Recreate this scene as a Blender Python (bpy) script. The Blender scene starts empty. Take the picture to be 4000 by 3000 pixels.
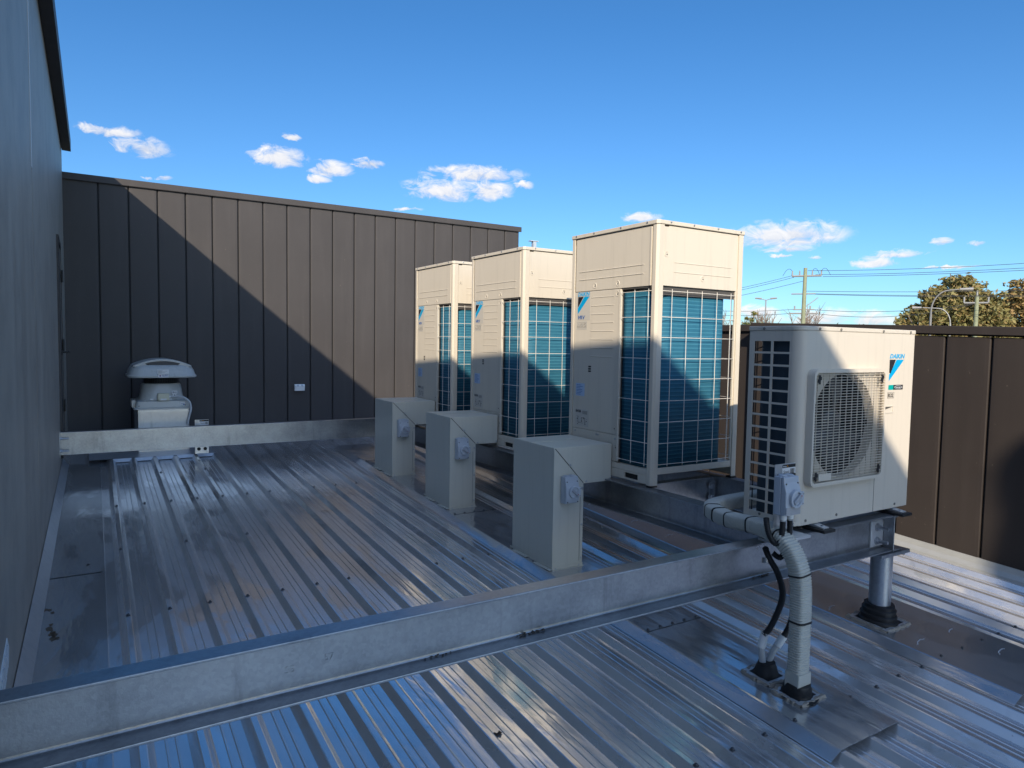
import bpy, math, random
from mathutils import Vector, Matrix
random.seed(7)
SC = bpy.context.scene
COL = SC.collection
R = math.radians
V = Vector

# ------------------------------------------------------------------ mesh helpers
class MB:
    def __init__(s): s.v = []; s.f = []
    def add(s, vs, fs):
        b = len(s.v); s.v += [tuple(p) for p in vs]; s.f += [tuple(b+i for i in f) for f in fs]; return s
    def box(s, x0, x1, y0, y1, z0, z1):
        vs = [(x0,y0,z0),(x1,y0,z0),(x1,y1,z0),(x0,y1,z0),(x0,y0,z1),(x1,y0,z1),(x1,y1,z1),(x0,y1,z1)]
        return s.add(vs, [(0,3,2,1),(4,5,6,7),(0,1,5,4),(1,2,6,5),(2,3,7,6),(3,0,4,7)])
    def prism(s, pts, a, b, axis='z'):
        """closed outline pts (2D) swept from a to b along axis; z:(x,y) x:(y,z) y:(x,z)"""
        def P(p, t): return {'z':(p[0],p[1],t),'x':(t,p[0],p[1]),'y':(p[0],t,p[1])}[axis]
        n = len(pts)
        vs = [P(p,a) for p in pts]+[P(p,b) for p in pts]
        ar = sum(pts[i][0]*pts[(i+1)%n][1]-pts[(i+1)%n][0]*pts[i][1] for i in range(n))
        flip = (ar < 0) ^ (axis == 'y')
        fs = [tuple(range(n-1,-1,-1)), tuple(range(n,2*n))]+[(i,(i+1)%n,n+(i+1)%n,n+i) for i in range(n)]
        if flip: fs = [f[::-1] for f in fs]
        return s.add(vs, fs)
    def tube(s, path, r, seg=8, caps=True, sq=None):
        """tube along a path; r number or list; sq=(a,b) half sizes for a rounded rectangle section"""
        path = [V(p) for p in path]; n = len(path); rs = r if isinstance(r,(list,tuple)) else [r]*n
        rings = []; up = None
        for i, p in enumerate(path):
            t = (path[min(i+1,n-1)]-path[max(i-1,0)]).normalized()
            if up is None:
                up = V((0,0,1)) if abs(t.z) < .9 else V((0,1,0))
            a = t.cross(up)
            if a.length < 1e-6: a = t.cross(V((1,0,0)))
            a.normalize(); up = a.cross(t).normalized()
            ring = []
            for k in range(seg):
                th = 2*math.pi*k/seg; c, d = math.cos(th), math.sin(th)
                if sq:
                    e = .5
                    c = math.copysign(abs(c)**e,c)*sq[0]; d = math.copysign(abs(d)**e,d)*sq[1]
                    ring.append(p+a*c*rs[i]+up*d*rs[i])
                else: ring.append(p+(a*c+up*d)*rs[i])
            rings.append(ring)
        vs = [q for ring in rings for q in ring]; fs = []
        for i in range(n-1):
            for k in range(seg):
                k2 = (k+1)%seg
                fs.append((i*seg+k,i*seg+k2,(i+1)*seg+k2,(i+1)*seg+k))
        if caps: fs += [tuple(range(seg-1,-1,-1)), tuple((n-1)*seg+k for k in range(seg))]
        return s.add(vs, fs)
    def lathe(s, prof, seg=24, c=(0,0,0), axis='z', cap=True):
        """prof [(r,h)], revolved about axis through c"""
        vs = []; n = len(prof)
        for r, h in prof:
            for k in range(seg):
                t = 2*math.pi*k/seg; a, b = r*math.cos(t), r*math.sin(t)
                p = {'z':(a,b,h),'y':(a,h,b),'x':(h,a,b)}[axis]
                vs.append((p[0]+c[0],p[1]+c[1],p[2]+c[2]))
        fs = []
        for i in range(n-1):
            for k in range(seg):
                k2 = (k+1)%seg; f = (i*seg+k,i*seg+k2,(i+1)*seg+k2,(i+1)*seg+k)
                fs.append(f[::-1] if axis == 'y' else f)
        if cap:
            if prof[0][0] > 1e-5: fs.append(tuple(range(seg-1,-1,-1)) if axis!='y' else tuple(range(seg)))
            if prof[-1][0] > 1e-5:
                f = tuple((n-1)*seg+k for k in range(seg)); fs.append(f if axis!='y' else f[::-1])
        return s.add(vs, fs)
    def quad(s, a, b, c, d): return s.add([a,b,c,d], [(0,1,2,3)])
    def build(s, name, mat, parent=None, smooth=False, bevel=0, loc=None):
        me = bpy.data.meshes.new(name); me.from_pydata(s.v, [], s.f)
        me.materials.append(mat)
        if smooth:
            me.polygons.foreach_set('use_smooth', [True]*len(me.polygons))
            try: me.set_sharp_from_angle(angle=R(42))
            except Exception: pass
        me.update()
        o = bpy.data.objects.new(name, me); COL.objects.link(o)
        if loc: o.location = loc
        if parent: o.parent = parent
        if bevel:
            m = o.modifiers.new('edge','BEVEL'); m.width = bevel; m.segments = 2; m.limit_method = 'ANGLE'; m.angle_limit = R(40)
        return o

def tag(o, label=None, cat=None, group=None, kind=None):
    if label: o['label'] = label
    if cat: o['category'] = cat
    if group: o['group'] = group
    if kind: o['kind'] = kind
    return o
def thing(name, label, cat, loc=(0,0,0), group=None, rz=0):
    o = bpy.data.objects.new(name, None); COL.objects.link(o); o.location = loc; o.rotation_euler = (0,0,rz)
    o.empty_display_size = .1
    return tag(o, label, cat, group)
def kids(o): return [c for c in bpy.data.objects if c.parent == o]
def nest(t, host, *names):
    ch = kids(t); h = next(c for c in ch if c.name.split('.')[0] == host)
    for c in ch:
        if c.name.split('.')[0] in names: c.parent = h
def copy_tree(o, parent=None):
    c = o.copy(); COL.objects.link(c)
    if parent: c.parent = parent
    for ch in kids(o): copy_tree(ch, c)
    return c

_tc = {}
def text_mb(mb, s, h, O, xd, yd, depth=.0008, shear=0, bold=0, width=None, center=False):
    """lettering as thin solid shapes: cap height h, origin O, reading direction xd, up yd"""
    cu = bpy.data.curves.new('t','FONT'); cu.body = s; cu.size = h/.70; cu.shear = shear; cu.offset = bold*h
    cu.extrude = depth; cu.resolution_u = 2
    ob = bpy.data.objects.new('t', cu); COL.objects.link(ob)
    dg = bpy.context.evaluated_depsgraph_get(); ev = ob.evaluated_get(dg); me = ev.to_mesh()
    xs = [v.co.x for v in me.vertices]; x0, x1 = min(xs), max(xs)
    k = width/(x1-x0) if width else 1
    off = (x0+x1)/2 if center else x0
    xd, yd, O = V(xd), V(yd), V(O); zd = xd.cross(yd)
    mb.add([O+xd*((v.co.x-off)*k)+yd*v.co.y+zd*(v.co.z+depth) for v in me.vertices], [tuple(p.vertices) for p in me.polygons])
    ev.to_mesh_clear(); bpy.data.objects.remove(ob); bpy.data.curves.remove(cu)
    return mb

# ------------------------------------------------------------------ materials
class NT:
    def __init__(s, name):
        s.m = bpy.data.materials.new(name); s.m.use_nodes = True; s.t = s.m.node_tree
        s.b = s.t.nodes['Principled BSDF']; s.c = None
    def n(s, typ, ins=None, **kw):
        x = s.t.nodes.new(typ)
        for k, v in kw.items(): setattr(x, k, v)
        for k, v in (ins or {}).items(): s.set(x.inputs[k], v)
        return x
    def set(s, i, v):
        if isinstance(v, bpy.types.NodeSocket): s.t.links.new(v, i)
        else: i.default_value = v
    def coord(s, scale=(1,1,1), geo=False):
        if geo: src = s.n('ShaderNodeNewGeometry').outputs['Position']
        else: src = s.n('ShaderNodeTexCoord').outputs['Object']
        return s.n('ShaderNodeMapping', {'Vector': src, 'Scale': scale}).outputs[0]
    def noise(s, scale, detail=4, rough=.55, vec=None, dist=0):
        return s.n('ShaderNodeTexNoise', {'Vector': vec or s.coord(), 'Scale': scale, 'Detail': detail, 'Roughness': rough, 'Distortion': dist}).outputs['Fac']
    def ramp(s, fac, stops, interp='LINEAR'):
        r = s.n('ShaderNodeValToRGB', {'Fac': fac}); r.color_ramp.interpolation = interp
        e = r.color_ramp.elements
        while len(e) < len(stops): e.new(.5)
        for el, (p, c) in zip(e, stops):
            el.position = p; el.color = c if len(c) == 4 else (*c,1)
        return r.outputs['Color']
    def mix(s, f, a, b):
        x = s.n('ShaderNodeMix', data_type='RGBA'); s.set(x.inputs[0], f)
        for i, v in ((6,a),(7,b)): s.set(x.inputs[i], v if isinstance(v, bpy.types.NodeSocket) else (*v,1)[:4])
        return x.outputs[2]
    def math(s, op, a, b=0., c=None):
        x = s.n('ShaderNodeMath', operation=op); s.set(x.inputs[0], a); s.set(x.inputs[1], b)
        if c is not None: s.set(x.inputs[2], c)
        return x.outputs[0]
    def bump(s, h, strength=.2, dist=.01, normal=None):
        x = s.n('ShaderNodeBump', {'Height': h, 'Strength': strength, 'Distance': dist})
        if normal: s.set(x.inputs['Normal'], normal)
        return x.outputs[0]
    def out(s, **kw):
        names = dict(color='Base Color', rough='Roughness', metal='Metallic', normal='Normal', spec='Specular IOR Level', coat='Coat Weight', coatr='Coat Roughness')
        for k, v in kw.items():
            i = s.b.inputs[names[k]]
            s.set(i, v if isinstance(v, bpy.types.NodeSocket) or not isinstance(v, tuple) else (*v,1)[:4])
        return s.m
def g(v): return (v,v,v)
def simple(name, col, rough=.5, metal=0., var=.06, scale=9, bump=0, bscale=400):
    t = NT(name); f = t.noise(scale, 5)
    c = t.mix(f, tuple(x*(1-var) for x in col), tuple(min(1,x*(1+var)) for x in col))
    kw = dict(color=c, rough=rough, metal=metal)
    if bump: kw['normal'] = t.bump(t.noise(bscale, 2), bump, .001)
    return t.out(**kw)

M = {}
def paint(name, col, rough):
    t = NT(name); vec = t.coord()
    f = t.noise(3.0, 6, .6, vec); streak = t.noise(1, 4, .6, t.coord((30,30,1.6)))
    c = t.mix(t.math('MULTIPLY', f, .5), col, tuple(x*.86 for x in col))
    c = t.mix(t.ramp(streak, [(.52,g(0)),(.82,g(.32))]), c, tuple(x*.6 for x in col))
    return t.out(color=c, rough=t.math('MULTIPLY_ADD', f, .12, rough-.06), normal=t.bump(t.noise(900,2,.5,vec), .05, .001, t.bump(t.noise(2.2,2,.5,vec), .16, .03)))
M['cream'] = paint('cream_paint', (.60,.55,.455), .42)
M['cream2'] = paint('cream_paint_small_unit', (.60,.55,.465), .45)
M['duct'] = paint('cream_duct_sheet', (.56,.55,.475), .33)
M['plastic'] = simple('grey_plastic', (.43,.47,.52), .38, bump=.04)
M['whiteplastic'] = simple('white_plastic', (.72,.74,.74), .4)
M['beigeplastic'] = simple('beige_plastic', (.58,.56,.42), .4)
M['cowl'] = paint('grey_fan_plastic', (.46,.47,.45), .28)
M['black'] = simple('black_rubber', (.012,.012,.013), .55, var=.3, bump=.2, bscale=120)
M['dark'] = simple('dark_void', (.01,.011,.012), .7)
M['seam'] = simple('seam_shadow_gap', (.07,.065,.06), .6)
M['wire'] = simple('cream_wire', (.70,.67,.60), .35)
M['bolt'] = simple('zinc_bolt', (.42,.44,.47), .38, .9, .2, 60)
M['screw'] = simple('roof_screw_head', (.09,.09,.095), .45, .5, .2, 60)
M['silicone'] = simple('dirty_silicone', (.27,.24,.20), .6, 0, .35, 60, .4, 90)
M['label'] = simple('white_sticker', (.68,.69,.70), .4)
M['labelgrey'] = simple('clear_sticker', (.50,.475,.42), .35)
M['labelblue'] = simple('pale_blue_sticker', (.40,.52,.68), .35)
M['ink'] = simple('black_ink', (.015,.015,.018), .5)
M['inkgrey'] = simple('grey_ink', (.16,.155,.14), .5)
M['blue'] = simple('logo_cyan', (.0,.33,.62), .4, var=.02)
M['navy'] = simple('logo_blue', (.01,.09,.30), .4, var=.02)
M['green'] = simple('tag_green', (.0,.33,.30), .4, var=.02)
M['red'] = simple('red_dot', (.45,.04,.03), .4)
M['orange'] = simple('tag_orange', (.7,.3,.02), .4)
M['fan'] = simple('fan_blade', (.045,.047,.05), .4)
M['conduit'] = simple('pale_conduit', (.47,.47,.42), .4, var=.1, scale=20)
M['corr'] = simple('grey_corrugated', (.50,.52,.53), .4)
M['mesh'] = simple('black_mesh', (.05,.05,.055), .4, .3)

def galv(name, lo, hi, r0, r1, metal=.85, sc=26):
    t = NT(name); vec = t.coord()
    vo = t.n('ShaderNodeTexVoronoi', {'Vector': vec, 'Scale': sc*3.2}).outputs['Color']
    sp = t.n('ShaderNodeSeparateColor', {'Color': vo}).outputs[0]
    n1 = t.noise(sc*.16, 8, .66, vec); n2 = t.noise(1, 5, .6, t.coord((14,14,2.2)))
    f = t.math('ADD', t.math('MULTIPLY', sp, .12), t.math('MULTIPLY', n1, .88))
    c = t.mix(t.ramp(f, [(.30,g(0)),(.68,g(1))]), lo, hi)
    c = t.mix(t.ramp(n2, [(.58,g(0)),(.76,g(.5))]), c, tuple(x*.5 for x in lo))
    spots = t.noise(9, 3, .5, vec)
    c = t.mix(t.ramp(spots, [(.75,g(0)),(.82,g(.35))]), c, (.15,.13,.11))
    h = t.math('ADD', n1, t.math('MULTIPLY', t.noise(160,3,.6,vec), .25))
    return t.out(color=c, metal=metal, rough=t.math('MULTIPLY_ADD', n1, r1-r0, r0), normal=t.bump(h, .28, .004))
M['galv'] = galv('galvanised_steel', (.24,.25,.265), (.38,.395,.415), .22, .40, .82)
M['galvsheet'] = galv('galvanised_sheet', (.52,.535,.55), (.66,.67,.68), .24, .40, .6, 10)

def zinc(name, lo, hi, dust):
    """zinc roof sheet: shiny film with dull dusty patches, light ripples and dirt"""
    t = NT(name); vec = t.coord(geo=True)
    big = t.noise(1.5, 7, .62, t.coord((1.25,.55,1), geo=True), .6)
    patch = t.ramp(big, [(.455,g(0)),(.485,g(1))])
    fine = t.noise(38, 5, .65, vec); med = t.noise(6, 6, .62, t.coord((2.2,.55,1), geo=True))
    c = t.mix(t.ramp(med, [(.3,g(0)),(.72,g(1))]), lo, hi)
    c = t.mix(t.math('MULTIPLY', patch, .35), c, dust)
    spots = t.noise(55, 2, .5, vec)
    c = t.mix(t.ramp(spots, [(.74,g(0)),(.80,g(.6))]), c, (.05,.042,.035))
    grime = t.noise(2.4, 8, .72, vec, 1.0)
    c = t.mix(t.ramp(grime, [(.60,g(0)),(.78,g(.38))]), c, (.22,.20,.18))
    ro = t.math('ADD', t.math('MULTIPLY', patch, .10), t.math('MULTIPLY_ADD', med, .10, .09))
    rip = t.noise(2.6, 3, .5, t.coord((2.6,.8,1), geo=True), .4)
    nb = t.bump(rip, .16, .035); nb = t.bump(fine, .03, .003, nb)
    return t.out(color=c, metal=t.math('MULTIPLY_ADD', patch, -.05, .78), rough=ro, normal=nb)
M['zinc'] = zinc('zinc_roof', (.70,.70,.70), (.84,.835,.83), (.73,.725,.72))
M['zinctray'] = zinc('zinc_flashing', (.52,.53,.54), (.62,.625,.63), (.54,.535,.53))

def cladding(name, k):
    k = V(k)
    t = NT(name); vec = t.coord(geo=True)
    f = t.noise(2.2, 6, .6, vec); st = t.noise(1, 5, .6, t.coord((9,9,.7), geo=True)); fine = t.noise(260, 2, .5, vec)
    c = t.mix(f, tuple(k*.067), tuple(k*.086))
    c = t.mix(t.ramp(st, [(.52,g(0)),(.8,g(.3))]), c, tuple(k*.112))
    c = t.mix(t.ramp(t.noise(30,2,.5,vec), [(.74,g(0)),(.80,g(.5))]), c, (.14,.12,.10))
    return t.out(color=c, rough=t.math('MULTIPLY_ADD', f, .14, .44), spec=.16, normal=t.bump(fine, .10, .0015, t.bump(t.noise(1.3, 2, .5, t.coord((1.6,1.6,.5), geo=True)), .35, .05)))
M['clad'] = cladding('dark_grey_brown_cladding', (.82,.77,.765))
M['clad2'] = cladding('dark_brown_parapet_cladding', (.56,.47,.425))

def concrete():
    t = NT('tilt_concrete'); vec = t.coord(geo=True)
    st = t.noise(1, 7, .62, t.coord((5,5,.16), geo=True), .3); f = t.noise(3.2, 8, .65, vec); fine = t.noise(90, 4, .6, vec)
    c = t.mix(st, (.235,.205,.172), (.44,.40,.345))
    c = t.mix(t.ramp(f, [(.45,g(0)),(.75,g(.6))]), c, (.19,.165,.145))
    pores = t.noise(70, 2, .5, vec)
    c = t.mix(t.ramp(pores, [(.72,g(0)),(.78,g(.7))]), c, (.07,.065,.06))
    return t.out(color=c, rough=t.math('MULTIPLY_ADD', st, .18, .42), spec=.35, normal=t.bump(t.math('ADD', fine, t.math('MULTIPLY', f, 1.5)), .12, .004))
M['conc'] = concrete()

def coilmat():
    t = NT('blue_coil_fins'); o = t.n('ShaderNodeTexCoord').outputs['Object']
    sx = t.n('ShaderNodeSeparateXYZ', {'Vector': o})
    row = t.math('SINE', t.math('MULTIPLY', sx.outputs[2], 2*math.pi/.0254)); f = t.noise(7, 5, .6, t.coord((1,1,4)))
    fin = t.math('SINE', t.math('MULTIPLY', t.math('ADD', sx.outputs[0], sx.outputs[1]), 2*math.pi/.0042))
    c = t.mix(f, (.014,.085,.145), (.035,.155,.235))
    c = t.mix(t.ramp(row, [(.55,g(0)),(1,g(.45))]), c, (.08,.27,.36))
    h = t.math('ADD', t.math('MULTIPLY', row, .7), t.math('MULTIPLY', fin, .3))
    return t.out(color=c, rough=.5, metal=0., spec=.15, normal=t.bump(h, .35, .003))
M['coil'] = coilmat()

def bark(name, a, b): return simple(name, tuple((x+y)/2 for x,y in zip(a,b)), .85, 0, .35, 3)
M['bark'] = bark('tree_bark', (.09,.075,.06), (.16,.14,.12))
M['poletimber'] = simple('greenish_timber', (.20,.22,.14), .8, 0, .25, 4)
M['lampdark'] = simple('lamp_post_grey', (.16,.16,.16), .55, .2)
M['lampsteel'] = simple('lamp_post_steel', (.26,.26,.255), .5, .3)
M['cable'] = simple('overhead_cable', (.03,.032,.036), .6)
def leafmat(name, cols):
    t = NT(name); oi = t.n('ShaderNodeNewGeometry').outputs['Random Per Island']
    c = t.ramp(oi, [((i+.0)/len(cols), c) for i, c in enumerate(cols)], 'CONSTANT')
    t.out(color=c, rough=.55, spec=.25)
    t.b.inputs['Subsurface Weight'].default_value = 0
    return t.m
M['leafA'] = leafmat('olive_russet_leaves', [(.15,.14,.055),(.19,.155,.058),(.165,.15,.055),(.20,.145,.058),(.135,.13,.05),(.19,.165,.06)])
M['leafB'] = leafmat('russet_leaves', [(.23,.165,.07),(.26,.17,.07),(.20,.16,.06),(.18,.15,.055),(.27,.185,.075)])
M['leafC'] = leafmat('yellow_green_leaves', [(.09,.11,.025),(.14,.13,.03),(.07,.09,.02),(.18,.12,.03)])
M['leafD'] = leafmat('dark_conifer_leaves', [(.02,.03,.015),(.03,.04,.018),(.025,.033,.015)])
M['leafE'] = leafmat('grey_green_leaves', [(.09,.11,.06),(.12,.14,.075),(.07,.09,.045)])
M['twig'] = simple('bare_twigs', (.17,.13,.10), .8)
t = NT('dry_ground'); vec = t.coord(geo=True)
M['ground'] = t.out(color=t.mix(t.noise(.08,6,.6,vec), (.07,.075,.035), (.16,.14,.09)), rough=.9)

# ------------------------------------------------------------------ camera
cam = bpy.data.cameras.new('camera'); co = bpy.data.objects.new('camera', cam); COL.objects.link(co)
cr = V((.85028237,-.52606051,.01673999)); cu_ = V((.01716865,.05951036,.99808003)); cf = V((.5260467,.84836245,-.05963236))
co.matrix_world = Matrix(((cr.x,cu_.x,-cf.x,0),(cr.y,cu_.y,-cf.y,0),(cr.z,cu_.z,-cf.z,0),(0,0,0,1)))
cam.sensor_fit = 'HORIZONTAL'; cam.sensor_width = 36; cam.lens = 2695.9/4000*36
cam.clip_start = .02; cam.clip_end = 6000
SC.camera = co

# ------------------------------------------------------------------ sun and sky
SUN = V((.67,1,-.61)).normalized()
el = math.asin(-SUN.z)
sl = bpy.data.lights.new('sun','SUN'); sl.energy = SUN_E = 4.1; sl.angle = R(.55); sl.color = (1,.86,.68)
so = bpy.data.objects.new('sun', sl); COL.objects.link(so)
so.rotation_euler = SUN.to_track_quat('-Z','Y').to_euler(); so.location = (-8,-12,9)
W = bpy.data.worlds.new('World'); SC.world = W; W.use_nodes = True
wt = W.node_tree; wt.nodes.clear()
class WN(NT):
    def __init__(s): s.t = wt
w = WN()
sky = w.n('ShaderNodeTexSky', sky_type='NISHITA'); sky.sun_disc = False; sky.sun_elevation = el
sky.sun_rotation = math.atan2(-SUN.x, -SUN.y)
sky.air_density = 1.0; sky.dust_density = .35; sky.ozone_density = 3.2; sky.altitude = 100
gv = w.n('ShaderNodeTexCoord').outputs['Generated']
sx = w.n('ShaderNodeSeparateXYZ', {'Vector': gv})
az = w.math('ARCTAN2', sx.outputs[0], sx.outputs[1]); ele = w.math('ARCSINE', sx.outputs[2])
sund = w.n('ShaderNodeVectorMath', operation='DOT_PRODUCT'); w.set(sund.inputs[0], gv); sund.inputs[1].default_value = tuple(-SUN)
# clear deep blue away from the sun, pale haze near the horizon; unseen sun side brightened to fill shaded faces
tint = w.mix(w.ramp(ele, [(.0,g(0)),(.42,g(1))]), (.50,.73,.95), (.325,.675,.935))
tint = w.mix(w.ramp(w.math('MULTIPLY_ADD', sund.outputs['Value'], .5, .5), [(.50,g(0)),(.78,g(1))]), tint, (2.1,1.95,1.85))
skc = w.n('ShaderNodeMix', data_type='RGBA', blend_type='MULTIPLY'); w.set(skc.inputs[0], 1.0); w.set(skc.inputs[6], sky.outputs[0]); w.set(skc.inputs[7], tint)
def clouds(blobs):
    """broken fair-weather clouds in one window of the sky"""
    wv = w.n('ShaderNodeMapping', {'Vector': gv, 'Scale': (1,1,1.7)}).outputs[0]
    nz = w.n('ShaderNodeTexNoise', {'Vector': wv, 'Scale': 38., 'Detail': 9., 'Roughness': .66, 'Distortion': .6})
    nz2 = w.n('ShaderNodeTexNoise', {'Vector': wv, 'Scale': 13., 'Detail': 3., 'Roughness': .5})
    ns = w.n('ShaderNodeSeparateColor', {'Color': nz.outputs['Color']})
    az2 = w.math('MULTIPLY_ADD', w.math('SUBTRACT', ns.outputs[0], .5), .03, az)
    el2 = w.math('MULTIPLY_ADD', w.math('SUBTRACT', ns.outputs[1], .5), .014, ele)
    dens = vv = None
    for a, e, ww, hh in blobs:
        u_ = w.math('DIVIDE', w.math('SUBTRACT', az2, a), ww*1.2); v_ = w.math('DIVIDE', w.math('SUBTRACT', el2, e), hh*1.25)
        vb = w.math('MULTIPLY', v_, w.math('MULTIPLY_ADD', w.math('LESS_THAN', v_, 0.), .35, 1.))
        d_ = w.math('SUBTRACT', 1., w.math('SQRT', w.math('ADD', w.math('MULTIPLY', u_, u_), w.math('MULTIPLY', vb, vb))))
        if dens is None: dens, vv = d_, v_
        else:
            gt = w.math('GREATER_THAN', d_, dens)
            vv = w.math('ADD', w.math('MULTIPLY', gt, v_), w.math('MULTIPLY', w.math('SUBTRACT', 1., gt), vv))
            dens = w.math('MAXIMUM', dens, d_)
    cov = w.math('ADD', dens, w.math('MULTIPLY', w.math('SUBTRACT', nz.outputs['Fac'], .5), 2.6))
    cov = w.math('ADD', cov, w.math('MULTIPLY', w.math('SUBTRACT', nz2.outputs['Fac'], .5), .9))
    alpha = w.math('MULTIPLY', w.ramp(cov, [(.08,g(0)),(.30,g(.35)),(.80,g(.93))]), w.ramp(dens, [(.0,g(0)),(.25,g(1))]))
    shade = w.math('MULTIPLY_ADD', vv, .42, w.math('MULTIPLY_ADD', w.math('SUBTRACT', nz.outputs['Fac'], .5), 1.8, .50))
    ccol = w.ramp(shade, [(.05,(3.4,3.7,4.4)),(.5,(5.4,5.4,5.6)),(1.,(6.6,6.4,6.2))])
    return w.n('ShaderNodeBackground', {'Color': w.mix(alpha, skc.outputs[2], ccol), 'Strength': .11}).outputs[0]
def window(a0, a1, e0, e1):
    f = w.math('MULTIPLY', w.math('GREATER_THAN', az, a0), w.math('LESS_THAN', az, a1))
    return w.math('MULTIPLY', f, w.math('MULTIPLY', w.math('GREATER_THAN', ele, e0), w.math('LESS_THAN', ele, e1)))
WINS = [((-.06,.14,.17,.29), [(.033,.247,.033,.008),(.065,.232,.034,.013),(.088,.2,.012,.004),(.069,.197,.009,.003)]),
  ((.14,.385,.165,.30), [(.402,.184,.023,.003),(.228,.238,.039,.016),(.247,.266,.013,.004),(.298,.23,.031,.012),(.282,.216,.018,.006),(.348,.241,.022,.007)]),
  ((.385,.64,.165,.275), [(.348,.241,.022,.007),(.5,.233,.07,.013),(.454,.210,.058,.018),(.515,.212,.04,.016),(.569,.22,.013,.007),(.402,.184,.023,.003)]),
  ((.66,.80,.15,.21), [(.734,.176,.031,.008)]),
  ((.82,1.03,.085,.19), [(.927,.147,.076,.020),(.928,.13,.034,.006),(.922,.121,.014,.002),(.96,.118,.011,.002),(1.058,.118,.042,.007),(1.036,.109,.031,.008)]),
  ((1.03,1.22,.085,.17), [(.927,.147,.076,.020),(1.058,.118,.042,.007),(1.036,.109,.031,.008),(1.105,.131,.013,.005),(1.14,.128,.01,.004),(1.118,.101,.028,.002)]),
  ((.78,1.22,.0,.075), [(.966,.038,.055,.014),(.896,.046,.03,.011),(1.036,.036,.036,.012),(1.09,.03,.04,.008)])]
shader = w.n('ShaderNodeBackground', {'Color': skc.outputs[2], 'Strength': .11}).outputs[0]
for win, blobs in WINS:
    m_ = w.n('ShaderNodeMixShader'); wt.links.new(window(*win), m_.inputs[0]); wt.links.new(shader, m_.inputs[1]); wt.links.new(clouds(blobs), m_.inputs[2]); shader = m_.outputs[0]
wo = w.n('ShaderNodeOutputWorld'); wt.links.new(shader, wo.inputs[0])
SC.view_settings.view_transform = 'Standard'; SC.view_settings.look = 'None'; SC.view_settings.exposure = .6; SC.view_settings.gamma = 1
SC.cycles.use_denoising = True
SC.cycles.max_bounces = 8; SC.cycles.glossy_bounces = 4; SC.cycles.diffuse_bounces = 4
SC.cycles.caustics_reflective = True
SC.cycles.blur_glossy = .6

# ------------------------------------------------------------------ roof sheeting
Z0, SL, SK = -1.635, .048, .011
def crest(y): return Z0+SL*y
RX, RP = .170, .195
def rx(k, y): return RX+RP*k+SK*(y-4)
Y0, Y1 = -1.6, 9.43
prof = [(-.62,-.031),(-.118,-.031),(-.114,-.0255),(-.096,-.0255),(-.092,-.031)]     # x from rib 0 centre: flat box gutter edge, then the first lap
for k in range(27):
    b = k*RP
    prof += [(b-.041,-.031),(b-.0155,-.0015),(b-.011,0),(b+.011,0),(b+.0155,-.0015),(b+.041,-.031)]
    for sw in (.080,.115):
        prof += [(b+sw-.005,-.031),(b+sw-.0015,-.028),(b+sw+.0015,-.028),(b+sw+.005,-.031)]
ys = [Y0+(Y1-Y0)*i/44 for i in range(45)]
mb = MB(); n = len(prof)
for y in ys:
    mb.v += [(RX+px+SK*(y-4), y, crest(y)+pz) for px, pz in prof]
for j in range(len(ys)-1):
    for i in range(n-1): mb.f.append((j*n+i, j*n+i+1, (j+1)*n+i+1, (j+1)*n+i))
roof = thing('roof', 'ribbed zinc coloured metal roof sheeting around the plant platform', 'roof'); roof['kind'] = 'structure'
mb.build('roof_sheet', M['zinc'], roof)
mb = MB()
for y, ks in ((1.73, range(9,23)), (4.0, range(0,7)), (6.2, range(0,7)), (5.1,(0,2,4)), (7.27,(2,4)), (4.0,(9,10,11)), (6.2,(8,9,10)), (1.73,(0,1,2,3,4))):
    for k in ks:
        if y == 1.73 and k in (13,): continue
        x = rx(k, y)+random.uniform(-.003,.003); z = crest(y)
        raised = .005 if (y < 2 and (k in (12,) or 18 <= k <= 20)) else 0
        s = MB().lathe([(.0115,0),(.0115,.0015),(.0065,.003),(.0065,.009),(.004,.0105),(0,.0105)], 8)
        s.build('roofing_screw', M['screw'], roof, smooth=True, loc=(x, y+random.uniform(-.006,.006), z+raised))
LEAF = [(1.368,2.273),(1.645,5.52),(.0,4.93)]
# gutter laps and upstand along the concrete wall
def wallx(y): return -.32+.015*y
mb = MB()
for y0, y1 in ((-1.5,4.78),(4.8,8.0)):
    for i in range(8):
        a = y0+(y1-y0)*i/8; b = y0+(y1-y0)*(i+1)/8
        mb.quad((wallx(a)+.05,a,crest(a)-.024),(.10-.026+SK*(a-4)*1,a,crest(a)-.0245),(.10-.026+SK*(b-4),b,crest(b)-.0245),(wallx(b)+.05,b,crest(b)-.024))
mb.build('gutter_flashing', M['zinctray'], roof)
mb = MB()
for i in range(12):
    a = -1.5+9.5*i/12; b = -1.5+9.5*(i+1)/12
    mb.quad((wallx(a)+.004,a,crest(a)+.055),(wallx(a)+.052,a,crest(a)-.022),(wallx(b)+.052,b,crest(b)-.022),(wallx(b)+.004,b,crest(b)+.055))
mb.build('wall_upstand', M['galvsheet'], roof)
mb = MB()
random.seed(3)
for cx, cy, rr in ((-.17,4.05,.05),(-.15,3.95,.03),(-.03,3.05,.03),(.0,3.03,.025),(-.19,4.3,.03)):
    for _ in range(5):
        x = cx+random.gauss(0,rr*.6); y = cy+random.gauss(0,rr); z = crest(y)-.0225; r_ = random.uniform(.006,.018)
        pts = []
        for k in range(9):
            t_ = 2*math.pi*k/9; q = r_*random.uniform(.5,1.2); pts.append((x+q*math.cos(t_), y+q*1.6*math.sin(t_)))
        mb.add([(px,py,crest(py)-.0225) for px,py in pts], [tuple(range(9))])
mb.build('mud_stain', simple('dried_mud', (.12,.085,.055), .9, 0, .4, 40), roof)

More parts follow.
